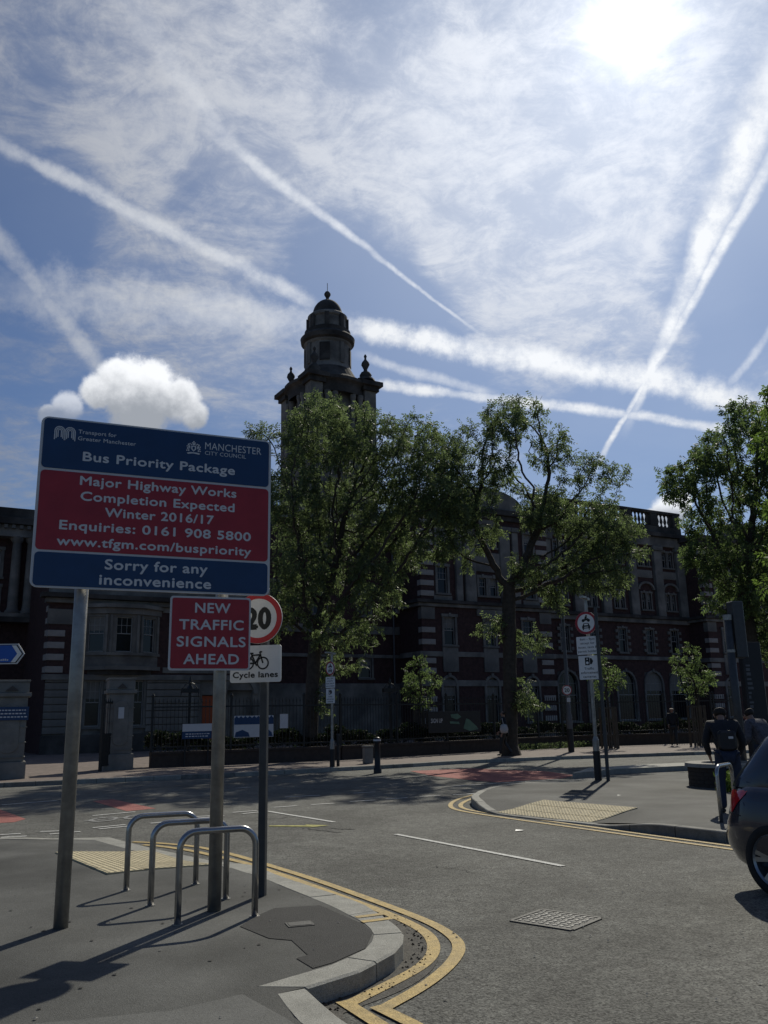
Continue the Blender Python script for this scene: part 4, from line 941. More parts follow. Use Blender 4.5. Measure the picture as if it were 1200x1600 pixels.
NL.append(tree('street_tree', 'bright green tree hanging in from the right edge, nearest of the big trees', 'tree', (12.9,24.3,.12), lob(24,T4,1,.8,4), .2, (12.8,24.1,4.6), 'leafC', 14, thr=8, per=6, size=.14, dens=50, step=.25, kill=.3, expo=.54, group='street trees'))
for i, (x, y, zt, w_, lb) in enumerate(((1.40,37.0,4.35,.75,'small young tree in a timber guard before the left brick pavilion'),(9.55,38.6,4.6,.72,'small young street tree just right of the traffic enforcement sign'),(13.75,39.6,4.7,.85,'small young street tree behind the far pedestrian, right of the lamp post'))):
    L = [(x, y, zt-.45, w_*.5), (x-.25, y, zt-1.1, w_*.85), (x+.3, y, zt-1.5, w_*.85), (x, y, zt-2.1, w_*.7)]
    t, n = tree('young_tree', lb, 'tree', (x, y, .12), L, .055, (x+.05, y, 1.9), 'leafB', 30+i, thr=8, per=4, size=.12, dens=75, group='young street trees', step=.16, kill=.2, nl=3, rach=.18, rmin=.006)
    NL.append((t, n)); b = MB()
    for sx in (-1, 1):
        for sy in (-1, 1): b.box(sx*.28-.04, sx*.28+.04, sy*.28-.04, sy*.28+.04, 0, 1.75)
    for z in (.5, 1.1, 1.65): b.box(-.32, .32, -.33, -.29, z, z+.08); b.box(-.32, .32, .29, .33, z, z+.08)
    for k in range(5): xx = -.2+.1*k; b.box(xx-.025, xx+.025, -.36, -.33, 0, 1.7)
    b.build('timber_guard', M['timber'], t)
print('leaf quads', [n for _, n in NL])

# ------------------------------------------------------------------ big works sign and the other road signs
sg = thing('works_sign', 'large blue and red bus priority works sign on two thick steel posts', 'road sign', (-1.955,7.30,.12), R(24))
cz = 3.445-.12; W_, H_ = 2.0, 1.455; x0, x1, z0, z1 = -W_/2, W_/2, cz-H_/2, cz+H_/2
b = MB(); b.plate(rrect(x0, x1, z0, z1, .06), 0, .02); pn = b.build('panel', M['sgrey'], sg)
for (a, c, mt, nm) in ((.692, .990, 'sblue', 'title_field'), (.214, .678, 'sred', 'message_field'), (.010, .201, 'sblue', 'apology_field')):
    b = MB(); b.plate(rrect(x0+.022, x1-.022, z0+a*H_, z0+c*H_, .035), -.0035, -.0005); b.build(nm, M[mt], sg)
def T_(s_, cap, u0_, u1_, v, bold=.012, mt='stext', parent=None, nm='lettering'):
    return text(s_, cap, (u1_-u0_)*W_, sg, M[mt], x0+(u0_+u1_)/2*W_, z0+v*H_, -.005, bold, nm)
T_('Bus Priority Package', .078, .174, .829, .752, .035)
T_('Major Highway Works', .076, .169, .838, .606, .035); T_('Completion Expected', .076, .175, .831, .514, .035); T_('Winter 2016/17', .076, .276, .738, .427, .035)
T_('Enquiries: 0161 908 5800', .076, .099, .908, .337, .035); T_('www.tfgm.com/buspriority', .074, .093, .911, .245, .035)
T_('Sorry for any', .083, .288, .717, .119, .035); T_('inconvenience', .083, .269, .734, .030, .035)
T_('Transport for', .034, .149, .305, .915, .012); T_('Greater Manchester', .034, .149, .388, .874, .012)
T_('MANCHESTER', .066, .691, .952, .900, .0); T_('CITY COUNCIL', .036, .691, .880, .864, .0)
b = MB(); cx, czl = x0+.095*W_, z0+.902*H_                     # interlaced three line m
def bow(xa, xb, zt, zb, r_, flip=1):
    n = 10; P_ = [(xa, zb)]; mx, rr_ = (xa+xb)/2, (xb-xa)/2
    P_ += [(mx-rr_*math.cos(math.pi*k/n), zt-rr_+rr_*math.sin(math.pi*k/n)) if flip > 0 else (mx-rr_*math.cos(math.pi*k/n), zt+rr_-rr_*math.sin(math.pi*k/n)) for k in range(n+1)]
    P_ += [(xb, zb)]
    for (ax, az), (bx2, bz) in zip(P_, P_[1:]):
        d = Vector((bx2-ax, bz-az)); 
        if d.length < 1e-6: continue
        d.normalize(); nx, nz = -d.y*r_, d.x*r_
        b.plate([(ax+nx, az+nz), (bx2+nx, bz+nz), (bx2-nx, bz-nz), (ax-nx, az-nz)], -.006, -.004)
for k, o_ in enumerate((0, .013, .026)):
    bow(cx-.080+o_, cx-.002-o_*.0+(-.026+o_*0)-o_+.026, czl+.062-o_, czl-.055+(.012*k), .0042)
    bow(cx+.002-(0)+o_, cx+.082-o_, czl+.062-o_, czl-.055+(.012*k if k else 0), .0042)
b.build('transport_emblem', M['stext'], sg)
b = MB(); cx, czl = x0+.640*W_, z0+.900*H_                     # civic arms: shield, supporters, crest and scroll
b.plate([(cx-.022,czl+.018),(cx+.022,czl+.018),(cx+.022,czl-.012),(cx,czl-.036),(cx-.022,czl-.012)][::-1], -.0055, -.004)
rg = random.Random(5)
for sx in (-1, 1):
    for px, pz, r_ in ((.040,.010,.010),(.046,.028,.008),(.052,-.008,.009),(.044,-.026,.008),(.058,.012,.006),(.034,.036,.006),(.060,-.028,.006),(.036,-.004,.006)): b.plate(circ(cx+sx*px, czl+pz, r_, 8), -.0055, -.004)
for px, pz, r_ in ((0,.034,.011),(-.012,.046,.006),(.012,.046,.006),(0,.056,.008),(-.02,.03,.006),(.02,.03,.006)): b.plate(circ(cx+px, czl+pz, r_, 8), -.0055, -.004)
b.plate([(cx-.06,czl-.050),(cx-.03,czl-.042),(cx+.03,czl-.042),(cx+.06,czl-.050),(cx+.05,czl-.060),(cx,czl-.052),(cx-.05,czl-.060)][::-1], -.0055, -.004)
o = b.build('council_arms', M['stext'], sg)
b = MB(); b.plate([(cx-.010,czl+.010),(cx+.010,czl+.010),(cx+.010,czl-.010),(cx,czl-.022),(cx-.010,czl-.010)][::-1], -.0065, -.0056); b.build('shield_field', M['sblue'], sg)
inv = Matrix.Rotation(-R(24), 3, 'Z')
def loc_in(px, py): v = inv @ Vector((px+1.955, py-7.30, 0)); return v.x, v.y
for (px, py) in ((-2.535,7.155),(-1.460,7.665)):
    lx, ly = loc_in(px, py); b = MB(); b.tube([(lx,ly,-.1),(lx,ly,z1-.08)], .0555, 24); p = b.build('post', M['steel'], sg, smooth=False)
    for pol in p.data.polygons: pol.use_smooth = len(pol.vertices) == 4
    for z in (z0+.25, z1-.3): b = MB(); b.tube([(lx,ly,z-.02),(lx,ly,z+.02)], .061, 20); b.box(lx-.09, lx+.09, .021, .05, z-.022, z+.022); b.build('clamp', M['steel'], sg)
for z in (z0+.25, z1-.3): b = MB(); b.box(-.92, .92, .0205, .045, z-.02, z+.02); b.build('channel', M['steel'], sg)
rs_ = thing('traffic_signals_sign', 'red sign reading NEW TRAFFIC SIGNALS AHEAD clamped to the right hand steel post', 'road sign', (-1.520,7.505,2.06), R(22))
w_, h_ = .70, .632
b = MB(); b.plate(rrect(-w_/2, w_/2, 0, h_, .025), -.003, .012); b.build('panel', M['sgrey'], rs_)
b = MB(); b.plate(rrect(-w_/2+.016, w_/2-.016, .016, h_-.016, .018), -.006, -.0032); b.build('field', M['sred'], rs_)
for s_, u0_, u1_, v in (('NEW',.304,.736,.772),('TRAFFIC',.116,.907,.542),('SIGNALS',.094,.936,.312),('AHEAD',.181,.855,.078)):
    text(s_, .084, (u1_-u0_)*w_, rs_, M['stext'], -w_/2+(u0_+u1_)/2*w_, v*h_+.005, -.008, .03)
for z in (.12, .5): b = MB(); b.box(-.09, .13, .0125, .035, z-.015, z+.015); b.build('bracket', M['steel'], rs_)
ts = thing('speed_sign', 'round 20 speed limit sign above a cycle lanes plate on a square post', 'road sign', (-1.15,8.245,.12), R(-12))
b = MB(); b.box(-.034, .034, -.034, .034, -.1, 2.75); b.build('post', M['dark'], ts, bevel=.006)
zc = 2.575-.12; ox = -.045
b = MB(); b.plate(circ(ox, zc, .238, 40), -.075, -.060); b.build('disc', M['swhite'], ts)
b = MB()
for k in range(40):
    a0, a1 = 2*math.pi*k/40, 2*math.pi*(k+1)/40
    b.plate([(ox+r_*math.cos(a), zc+r_*math.sin(a)) for a, r_ in ((a0,.236),(a1,.236),(a1,.186),(a0,.186))][::-1], -.079, -.0755)
b.build('red_ring', mat('sign_red_bright', (.50,.02,.03), .4, .05), ts)
text('20', .188, .235, ts, M['sblack'], ox, zc-.094, -.0775, .06, 'numerals')
b = MB(); b.plate(rrect(ox-.02-.25, ox-.02+.25, 1.86-.0, 2.20, .02), -.075, -.060); b.build('cycle_plate', M['swhite'], ts)
text('Cycle lanes', .052, .44, ts, M['sblack'], ox-.02, 1.905, -.0775, .035)
def bicycle(b, cx, cz, k, y):
    def ln(p, q, r_=.006):
        d = Vector((q[0]-p[0], q[1]-p[1])).normalized(); n = (-d.y*r_*k, d.x*r_*k)
        P_ = [(cx+p[0]*k+n[0], cz+p[1]*k+n[1]), (cx+q[0]*k+n[0], cz+q[1]*k+n[1]), (cx+q[0]*k-n[0], cz+q[1]*k-n[1]), (cx+p[0]*k-n[0], cz+p[1]*k-n[1])]; b.plate(P_, y, y+.002)
    for sx in (-1, 1):
        for i in range(20):
            a0, a1 = 2*math.pi*i/20, 2*math.pi*(i+1)/20; ln((sx*.062+.045*math.cos(a0), .045*math.sin(a0)), (sx*.062+.045*math.cos(a1), .045*math.sin(a1)), .0055)
    for p, q in (((-.062,0),(-.028,.062)),((-.028,.062),(.04,.066)),((.062,0),(.035,.088)),((.035,.088),(.055,.088)),((0,0),(.04,.066)),((0,0),(-.035,.075)),((-.062,0),(0,0)),((-.052,.078),(-.018,.078)),((0,0),(.012,-.02))): ln(p, q)
b = MB(); bicycle(b, ox-.02, 2.035, 1.18, -.0785); b.build('bicycle_symbol', M['sblack'], ts)

def permit_sign(loc, rz, label, k=1., zt=3.72, dark_pole=(.16, -.22), hpole=4.15):
    t = thing('permit_sign', label, 'road sign', loc, rz, 'bus gate signs on both sides of the junction')
    b = MB(); b.tube([(0,0,.65),(0,0,.9)], [.075,.075], 14); b.tube([(0,0,.9),(0,0,.98)], [.075,.045], 14, False); b.tube([(0,0,.98),(0,0,hpole)], .042, 14); b.build('pole', M['steel'], t)
    b = MB(); b.tube([(0,0,-.1),(0,0,.66)], .082, 14); b.build('black_base', M['black'], t)
    b = MB(); b.box(-.06, .06, -.02, .14, hpole, hpole+.06); b.box(-.05, .05, -.26, -.02, hpole+.03, hpole+.08); b.build('sign_light', M['steel'], t)
    zc = zt-.12; y = -.06
    b = MB(); b.plate(circ(0, zc, .27*k, 28), y-.012, y); b.build('disc', M['swhite'], t)
    b = MB()
    for i in range(28):
        a0, a1 = 2*math.pi*i/28, 2*math.pi*(i+1)/28; b.plate([(r_*math.cos(a)*k, zc+r_*math.sin(a)*k) for a, r_ in ((a0,.268),(a1,.268),(a1,.212),(a0,.212))][::-1], y-.015, y-.0125)
    b.build('red_ring', M['sred'], t)
    b = MB(); yy = y-.015                                        # motorcycle above car
    def P2(pts): b.plate([(px*k, zc+pz*k) for px, pz in pts][::-1], yy, yy+.002)
    P2([(-.085,-.06),(-.06,-.005),(.06,-.005),(.085,-.06),(.10,-.075),(.10,-.13),(.085,-.13),(.085,-.165),(.06,-.165),(.06,-.13),(-.06,-.13),(-.06,-.165),(-.085,-.165),(-.085,-.13),(-.10,-.13),(-.10,-.075)])
    for sx in (-1, 1): b.plate(circ(sx*.065*k, zc+.06*k, .038*k, 12), yy, yy+.002)
    P2([(-.07,.07),(-.03,.10),(.0,.095),(.05,.115),(.06,.085),(.03,.06),(-.03,.05)]); P2([(-.03,.10),(-.02,.15),(.02,.155),(.035,.12),(.0,.095)]); b.plate(circ(.015*k, zc+.165*k, .022*k, 10), yy, yy+.002)
    b.build('vehicle_symbols', M['sblack'], t)
    b = MB(); b.plate([(-.05*k, zc-.055*k), (-.04*k, zc-.02*k), (.04*k, zc-.02*k), (.05*k, zc-.055*k)][::-1], yy-.002, yy-.0005); b.plate([(-.05*k, zc-.11*k), (-.05*k, zc-.09*k), (.05*k, zc-.09*k), (.05*k, zc-.11*k)][::-1], yy-.002, yy-.0005); b.build('car_window', M['swhite'], t)
    z = zc-.30*k-.44*k
    b = MB(); b.plate(rrect(-.27*k, .27*k, z, z+.42*k, .02), y-.012, y); b.build('times_plate', M['swhite'], t)
    for i, s_ in enumerate(('6am - 9pm','except for','buses, taxis &','permit holders')): text(s_, .052*k, (.36,.34,.46,.48)[i]*k, t, M['sblack'], 0, z+(.335-.095*i)*k, y-.0135, .012)
    z2 = z-.58*k
    b = MB(); b.plate(rrect(-.25*k, .25*k, z2, z2+.55*k, .02), y-.012, y); b.build('camera_plate', M['swhite'], t)
    for i, s_ in enumerate(('Traffic','enforcement','cameras')): text(s_, .055*k, (.24,.42,.32)[i]*k, t, M['sblack'], 0, z2+(.225-.092*i)*k, y-.0135, .012)
    b = MB(); c0 = z2+.42*k; b.plate([(-.09*k,c0-.09*k),(.02*k,c0-.09*k),(.02*k,c0+.09*k),(-.09*k,c0+.09*k)], y-.0145, y-.0125); b.plate([(.03*k,c0-.07*k),(.07*k,c0-.07*k),(.11*k,c0),(.07*k,c0+.07*k),(.03*k,c0+.07*k)], y-.0145, y-.0125); b.build('camera_symbol', M['sblack'], t)
    b = MB(); b.plate(circ(-.035*k, c0-.035*k, .032*k, 12), y-.0165, y-.0147); b.plate(circ(-.035*k, c0+.05*k, .018*k, 10), y-.0165, y-.0147); b.build('lens', M['swhite'], t)
    b = MB(); b.box(-.25*k, .25*k, y+.0005, y+.02, z+.1*k, z+.14*k); b.box(-.23*k, .23*k, y+.0005, y+.02, z2+.1*k, z2+.14*k); b.box(-.2*k, .2*k, y+.0005, y+.02, zc-.02, zc+.02); b.build('bracket', M['steel'], t)
    return t
permit_sign((4.79,20.68,.12), R(-34), 'motor vehicle ban and traffic camera sign on a silver pole, on the near right pavement')
permit_sign((-1.80,28.60,.0), R(-46), 'smaller looking motor vehicle ban sign across the road under the left ash tree', .84, 3.32, hpole=3.65)
dp = thing('dark_post', 'thin dark post standing just right of the silver traffic camera sign pole', 'post', (4.96,20.46,.12)); b = MB(); b.tube([(0,0,-.1),(0,0,3.95)], .042, 12); b.build('shaft', M['dark'], dp); b = MB(); b.tube([(0,0,3.95),(0,0,3.98)], .05, 12); b.build('cap', M['black'], dp)
dp = thing('dark_post', 'short dark post beside the far motor vehicle ban sign', 'post', (-1.62,28.7,.0)); b = MB(); b.tube([(0,0,-.1),(0,0,1.1)], .05, 12); b.build('shaft', M['black'], dp); b = MB(); b.tube([(0,0,1.1),(0,0,1.13)], .06, 12); b.build('cap', M['dark'], dp)
lp = thing('lamp_post', 'tall grey street lamp with a small round 20 sign on its column', 'street lamp', (7.31,35.86,.12))
b = MB(); b.tube([(0,0,-.1),(0,0,1.4),(0,0,1.5),(0,0,10.2)], [.12,.12,.085,.05], 14); b.build('column', M['sback'], lp, smooth=True)
b = MB(); b.tube([(0,0,-.1),(0,0,.9)], .125, 14); b.build('black_base', M['black'], lp)
b = MB(); b.tube([(0,0,10.1),(-.05,0,10.35),(-.35,-.1,10.45)], .035, 8); b.build('arm', M['dark'], lp)
b = MB(); b.lathe([(0,.0),(.12,.0),(.34,.06),(.30,.14),(.1,.2),(0,.21)], 16, (-.35,-.12,10.42)); b.build('lantern', M['dark'], lp, smooth=True)
b = MB(); b.lathe([(0,-.05),(.18,-.03),(.28,.0),(0,.0)], 16, (-.35,-.12,10.42)); b.build('lens', M['lamp'], lp)
b = MB(); b.plate(circ(-.05, 2.42, .20, 24), -.16, -.14); b.build('speed_disc', M['swhite'], lp)
b = MB()
for i in range(24):
    a0, a1 = 2*math.pi*i/24, 2*math.pi*(i+1)/24; b.plate([(-.05+r_*math.cos(a), 2.42+r_*math.sin(a)) for a, r_ in ((a0,.199),(a1,.199),(a1,.165),(a0,.165))][::-1], -.163, -.1605)
b.build('ring', M['sred'], lp); text('20', .15, .2, lp, M['sblack'], -.05, 2.345, -.1625, .03, 'numerals')
b = MB(); b.box(-.07, .07, -.15, -.12, 1.95, 2.12); b.build('small_plate', M['sgrey'], lp)
bo = thing('utility_cabinet', 'squat pale grey concrete bollard cabinet on the far pavement', 'bollard', (-.70,30.11,.12), R(25)); b = MB(); b.box(-.15, .15, -.12, .12, 0, .52); b.build('body', M['pier'], bo, bevel=.02); b = MB(); b.box(-.17, .17, -.14, .14, .52, .58); b.build('lid', M['pier'], bo, bevel=.015)
bo = thing('bollard', 'black cast bollard with a pale reflective top band at the far road edge', 'bollard', (-.34,26.9,.0)); b = MB(); b.lathe([(.12,0),(.12,.12),(.09,.16),(.085,.85),(.11,.9),(.11,1.0),(.06,1.04),(0,1.05)], 16); b.build('body', M['black'], bo, smooth=True); b = MB(); b.lathe([(.113,.93),(.113,.98)], 16); b.build('band', M['sgrey'], bo)
def hoop(a, c, h, label, group, r_=.0265):
    L = seglen(a, c); an = math.atan2(c[1]-a[1], c[0]-a[0]); t = thing('cycle_stand', label, 'cycle stand', (a[0], a[1], .12), an, group); q = .13
    P_ = [(0,0,-.08),(0,0,h*.5),(0,0,h-q)]+[(q-q*math.cos(k*math.pi/12), 0, h-q+q*math.sin(k*math.pi/12)) for k in range(1, 7)]+[(L*.5,0,h)]+[(L-q+q*math.sin(k*math.pi/12), 0, h-q+q*math.cos(k*math.pi/12)) for k in range(0, 7)]+[(L,0,h*.5),(L,0,-.08)]
    b = MB(); b.tube(P_, r_, 14); b.build('hoop', M['stain'], t, smooth=True)
    for x in (0, L): b = MB(); b.tube([(x,0,0),(x,0,.006)], .042, 14); b.build('collar', M['steel'], t)
g_ = 'steel cycle stands by the large sign'
hoop((-1.65,7.19),(-1.09,7.42), .67, 'stainless steel cycle stand nearest the camera, in front of the thick post', g_)
hoop((-2.05,7.91),(-1.45,8.13), .66, 'stainless steel cycle stand in the middle of the row of three', g_)
hoop((-2.46,8.60),(-1.87,8.85), .65, 'stainless steel cycle stand farthest back, beside the yellow tactile paving', g_)
hoop((4.58,12.62),(5.02,13.22), .76, 'steel cycle stand on the right pavement with a person behind it', 'cycle stands on the right pavement')
sp = thing('traffic_signal', 'grey post carrying a dark traffic signal head seen from behind, at the right', 'traffic signal', (7.50,19.06,.12), R(10))
b = MB(); b.tube([(0,0,-.1),(0,0,3.5)], .088, 16); b.build('pole', M['dark'], sp, smooth=True); b = MB(); b.tube([(0,0,3.5),(0,0,3.56)], .1, 16); b.build('cap', M['steel'], sp)
b = MB(); b.box(.10, .36, -.1, .16, 2.62, 3.86); b.build('signal_head', M['dark'], sp, bevel=.02)
for z in (2.82,3.22,3.62): b = MB(); b.lathe([(.11,0),(.12,.02),(.12,.2)], 14, a0=0, a1=math.pi); b.build('hood', M['black'], sp, loc=(.27,.17,z), rot=(R(-90),0,0))
for z in (2.75,3.45): b = MB(); b.box(-.02, .12, -.03, .03, z, z+.04); b.tube([(0,0,z-.01),(0,0,z+.05)], .096, 14); b.build('bracket', M['steel'], sp)
to = thing('totem', 'dark totem panel with a column of pale marks behind the traffic signal post', 'totem', (8.95,21.6,.12), R(14))
b = MB(); b.box(-.27, .27, -.1, .1, 0, 3.15); b.build('panel', M['black'], to, bevel=.02); b = MB(); rg = random.Random(3)
for k in range(11): z = 1.45+.11*k; b.box(-.22, -.22+rg.uniform(.06,.15), -.104, -.101, z, z+rg.uniform(.04,.08))
struct(b.build('pale_marks', M['sback'], to), 'stuff')
# direction sign at the left edge
ds = thing('direction_sign', 'blue arrow shaped direction sign pointing right at the left edge of the picture', 'road sign', (-7.2,14.3,0), R(4))
b = MB(); b.tube([(-.35,.06,-.1),(-.35,.06,3.1)], .045, 14); b.build('post', M['steel'], ds)
def arrow(xr, xt, z0_, z1_, xl=-1.3): return [(xl,z0_),(xr,z0_),(xt,(z0_+z1_)/2),(xr,z1_),(xl,z1_)]
b = MB(); b.plate(arrow(1.125, 1.235, 2.60, 2.93), -.012, 0); b.build('border', M['sgrey'], ds)
b = MB(); b.plate(arrow(1.108, 1.212, 2.617, 2.913, -1.28), -.015, -.0125); b.build('black_edge', M['sblack'], ds)
b = MB(); b.plate(arrow(1.092, 1.19, 2.627, 2.903, -1.27), -.018, -.0155); b.build('chevron', M['swhite'], ds)
b = MB(); b.plate(arrow(1.02, 1.115, 2.627, 2.903, -1.27), -.021, -.0185); b.build('field', M['brightblue'], ds)
b = MB(); x = .66; rg = random.Random(2)
while x < .99: b.box(x, x+.022, -.0235, -.0215, 2.655, 2.655+rg.choice((.022,.03,.022))); x += .033
struct(b.build('faint_print', M['stext'], ds), 'stuff')
# round planter
pl = thing('planter', 'low round brick planter with a pale stone rim on the right pavement', 'planter', (7.02,18.6,.12))
n = 22
for row in range(4):
    pass
b = MB(); b.lathe([(.80,-.05),(.80,.40),(.60,.40)], 40); b.build('core', M['plbrick'], pl)
bk = MB(); bk.add([(r_*math.sin(a), -r_*math.cos(a), z) for z in (0,.064) for r_ in (.792,.818) for a in (-.1225,.1225)], [(0,2,3,1),(4,5,7,6),(2,6,7,3),(0,1,5,4),(0,4,6,2),(1,3,7,5)]); bkm = bk.mesh('brick', M['plbrick'])
for row in range(5):
    for k in range(25): link('brick', bkm, pl, (0,0,.008+.076*row), (0,0,(k+.5*(row % 2))*2*math.pi/25))
cp = MB(); N_ = 12; a_ = math.pi/N_-.008
for k in range(N_):
    a0, a1 = 2*math.pi*k/N_+.006, 2*math.pi*(k+1)/N_-.006; t = MB(); vs = []
    for j in range(4):
        a = a0+(a1-a0)*j/3
        vs += [(.54*math.cos(a), .54*math.sin(a), .402), (.54*math.cos(a), .54*math.sin(a), .475), (.86*math.cos(a), .86*math.sin(a), .475), (.87*math.cos(a), .87*math.sin(a), .402)]
    t.add(vs, [(j*4+i, (j+1)*4+i, (j+1)*4+(i+1) % 4, j*4+(i+1) % 4) for j in range(3) for i in range(4)]+[(0,1,2,3),(15,14,13,12)]); t.build('coping_stone', M['plcap'], pl)
b = MB(); b.lathe([(.56,.30),(0,.33)], 24); b.build('soil', M['soil'], pl)
n = 900; a = RNG.uniform(0, 6.28, n); r_ = .32*np.sqrt(RNG.uniform(0, 1, n)); V = leaf_cards(np.stack([6.55+r_*np.cos(a), 17.25+r_*np.sin(a)*.8, .12+RNG.uniform(0, 1, n)**1.3*.38], 1), np.array([[0, 0, .9]]), .12, RNG, .2)
tag(quads('low_plant', V, M['leafC']), 'tuft of bright green plants at the foot of the round planter, behind the standing person', 'plant')
n = 2600; t_ = RNG.uniform(0, 1, n); V = leaf_cards(np.stack([5.3+t_*4.5+RNG.normal(size=n)*.1, 38.45+t_*3.0+RNG.normal(size=n)*.12, .12+RNG.uniform(0, 1, n)**2*.26], 1), np.array([[0, 0, .6]]), .08, RNG, .3)
tag(quads('weeds', V, M['leafA']), 'straggling weeds along the foot of the railings right of the middle tree', 'weeds')['kind'] = 'stuff'

# ------------------------------------------------------------------ people
def skin_mesh(name, J, E, mt, parent, root=0, sub=2):
    me = bpy.data.meshes.new(name); me.from_pydata([j[0] for j in J], E, []); o = link(name, me, None)
    m_ = o.modifiers.new('s', 'SKIN'); sv = me.skin_vertices[0].data
    for i, j in enumerate(J):
        r_ = j[1]; sv[i].radius = (r_, r_) if not isinstance(r_, tuple) else r_; sv[i].use_root = (i == root)
    m_.use_smooth_shade = True; m_2 = o.modifiers.new('u', 'SUBSURF'); m_2.levels = m_2.render_levels = sub
    dg = bpy.context.evaluated_depsgraph_get(); nm = bpy.data.meshes.new_from_object(o.evaluated_get(dg)); bpy.data.objects.remove(o)
    nm.materials.clear(); nm.materials.append(mt); nm.name = name
    for p in nm.polygons: p.use_smooth = True
    return link(name, nm, parent)
def person(label, loc, rz, H, pose, top, legs, hair='hair', group=None):
    """faces local +y; pose gives joint positions as fractions of standing height"""
    t = thing('person', label, 'person', loc, rz, group)
    P_ = dict(pelvis=(0,0,.52), waist=(0,0,.60), chest=(0,0,.72), neck=(0,0,.83), throat=(0,.005,.865), head=(0,.01,.905), crown=(0,.005,.965),
        shL=(-.105,0,.80), shR=(.105,0,.80), elL=(-.135,-.01,.63), elR=(.135,-.01,.63), wrL=(-.14,.03,.49), wrR=(.14,.03,.49),
        hiL=(-.055,0,.50), hiR=(.055,0,.50), knL=(-.06,.01,.28), knR=(.06,.01,.28), anL=(-.06,-.01,.045), anR=(.06,-.01,.045), toL=(-.065,.075,.018), toR=(.065,.075,.018))
    P_.update(pose); V_ = {k: Vector(v)*H for k, v in P_.items()}
    def body(keys, edges, rad, nm, mt, root=0, extra=(), sub=2):
        J = [(V_[k], r_*H if not isinstance(r_, tuple) else tuple(x*H for x in r_)) for k, r_ in zip(keys, rad)]
        ix = {k: i for i, k in enumerate(keys)}; E_ = [(ix[a], ix[c]) for a, c in edges]
        for (par_, p, r_) in extra: J.append((p, r_)); E_.append((par_ if isinstance(par_, int) else ix[par_], len(J)-1))
        return skin_mesh(nm, J, E_, mt, t, root, sub)
    ex = []                                       # hands: palm and five fingers on each wrist
    base_i = 17
    idx = base_i
    for s_, w_, e_ in ((-1, 'wrL', 'elL'), (1, 'wrR', 'elR')):
        d = (V_[w_]-V_[e_]).normalized(); sd_ = Vector((0, 1, 0)); sd_ = (sd_-d*sd_.dot(d)).normalized(); pl_ = V_[w_]+d*.045*H
        ex.append((w_, pl_, .0135*H)); pi_ = idx; idx += 1
        for k, (o_, L) in enumerate(((-.016,.028),(-.005,.036),(.006,.038),(.017,.033))):
            q = pl_+d*.018*H+sd_*o_*H; ex.append((pi_, q, .0058*H)); qi = idx; idx += 1
            ex.append((qi, q+d*L*H*.9+Vector((-s_*.006, 0, 0))*H, .0046*H)); idx += 1
        ex.append((w_, pl_+sd_*.022*H, .006*H)); ti = idx; idx += 1
        ex.append((ti, pl_+sd_*.033*H+d*.022*H, .005*H)); idx += 1
    keys = ['pelvis','waist','chest','neck','throat','head','crown','shL','shR','elL','elR','wrL','wrR','hiL','hiR','knL','knR']
    keys2 = keys
    body(keys2, [('pelvis','waist'),('waist','chest'),('chest','neck'),('neck','throat'),('throat','head'),('head','crown'),('chest','shL'),('chest','shR'),('shL','elL'),('shR','elR'),('elL','wrL'),('elR','wrR'),('pelvis','hiL'),('pelvis','hiR'),('hiL','knL'),('hiR','knR')],
        [(.075,.055),(.068,.05),(.085,.055),.033,.031,(.045,.055),(.036,.042),.034,.034,.022,.022,.0155,.0155,.05,.05,.033,.033], 'body', M['skin'], 0, ex)
    keys = ['chest','waist','pelvis','neck','shL','shR','elL','elR','wrL','wrR']
    body(keys, [('chest','waist'),('waist','pelvis'),('chest','neck'),('chest','shL'),('chest','shR'),('shL','elL'),('shR','elR'),('elL','wrL'),('elR','wrR')],
        [(.108,.075),(.095,.07),(.096,.072),.042,.052,.052,.036,.036,.026,.026], 'jacket', M[top], 0)
    keys = ['pelvis','hiL','hiR','knL','knR','anL','anR']
    body(keys, [('pelvis','hiL'),('pelvis','hiR'),('hiL','knL'),('hiR','knR'),('knL','anL'),('knR','anR')], [(.088,.066),.062,.062,.044,.044,.034,.034], 'trousers', M[legs], 0)
    for a in ('L', 'R'):
        J = [(V_['an'+a]+Vector((0,-.01*H,-.012*H)), .024*H), (V_['an'+a]*.45+V_['to'+a]*.55, (.026*H,.017*H)), (V_['to'+a], (.022*H,.012*H))]; skin_mesh('shoe', J, [(0,1),(1,2)], M['shoe'], t, 0, 2)
    hd_ = (V_['crown']-V_['throat']).normalized(); c_ = V_['head']+(V_['crown']-V_['head'])*.5
    fwd_ = Vector((0, 1, 0)); fwd_ = (fwd_-hd_*fwd_.dot(hd_)).normalized()
    J = [(c_-fwd_*.012*H+hd_*.022*H, (.066*H,.066*H)), (c_-fwd_*.024*H-hd_*.010*H, (.064*H,.052*H)), (c_-fwd_*.026*H-hd_*.045*H, (.050*H,.034*H))]; skin_mesh('hair', J, [(0,1),(1,2)], M[hair], t, 0, 3)
    for s_ in (-1, 1): b = MB(); p = V_['head']+Vector((s_*.047,.004,.0))*H; b.tube([p-hd_*.014*H, p+hd_*.016*H], [.006*H,.009*H], 6); b.build('ear', M['skin'], t, smooth=True)
    f_ = V_['head']+hd_*.01*H+fwd_*.052*H; b = MB(); b.tube([f_+hd_*.012*H, f_-hd_*.010*H+fwd_*.012*H], [.005*H,.009*H], 6); b.build('nose', M['skin'], t, smooth=True)
    b = MB(); [b.tube([f_+hd_*.016*H+Vector((s_*.019*H,-.004*H,0)), f_+hd_*.016*H+Vector((s_*.019*H,-.001*H,0))], .0045*H, 6) for s_ in (-1, 1)]; b.build('eyes', M['hair'], t)
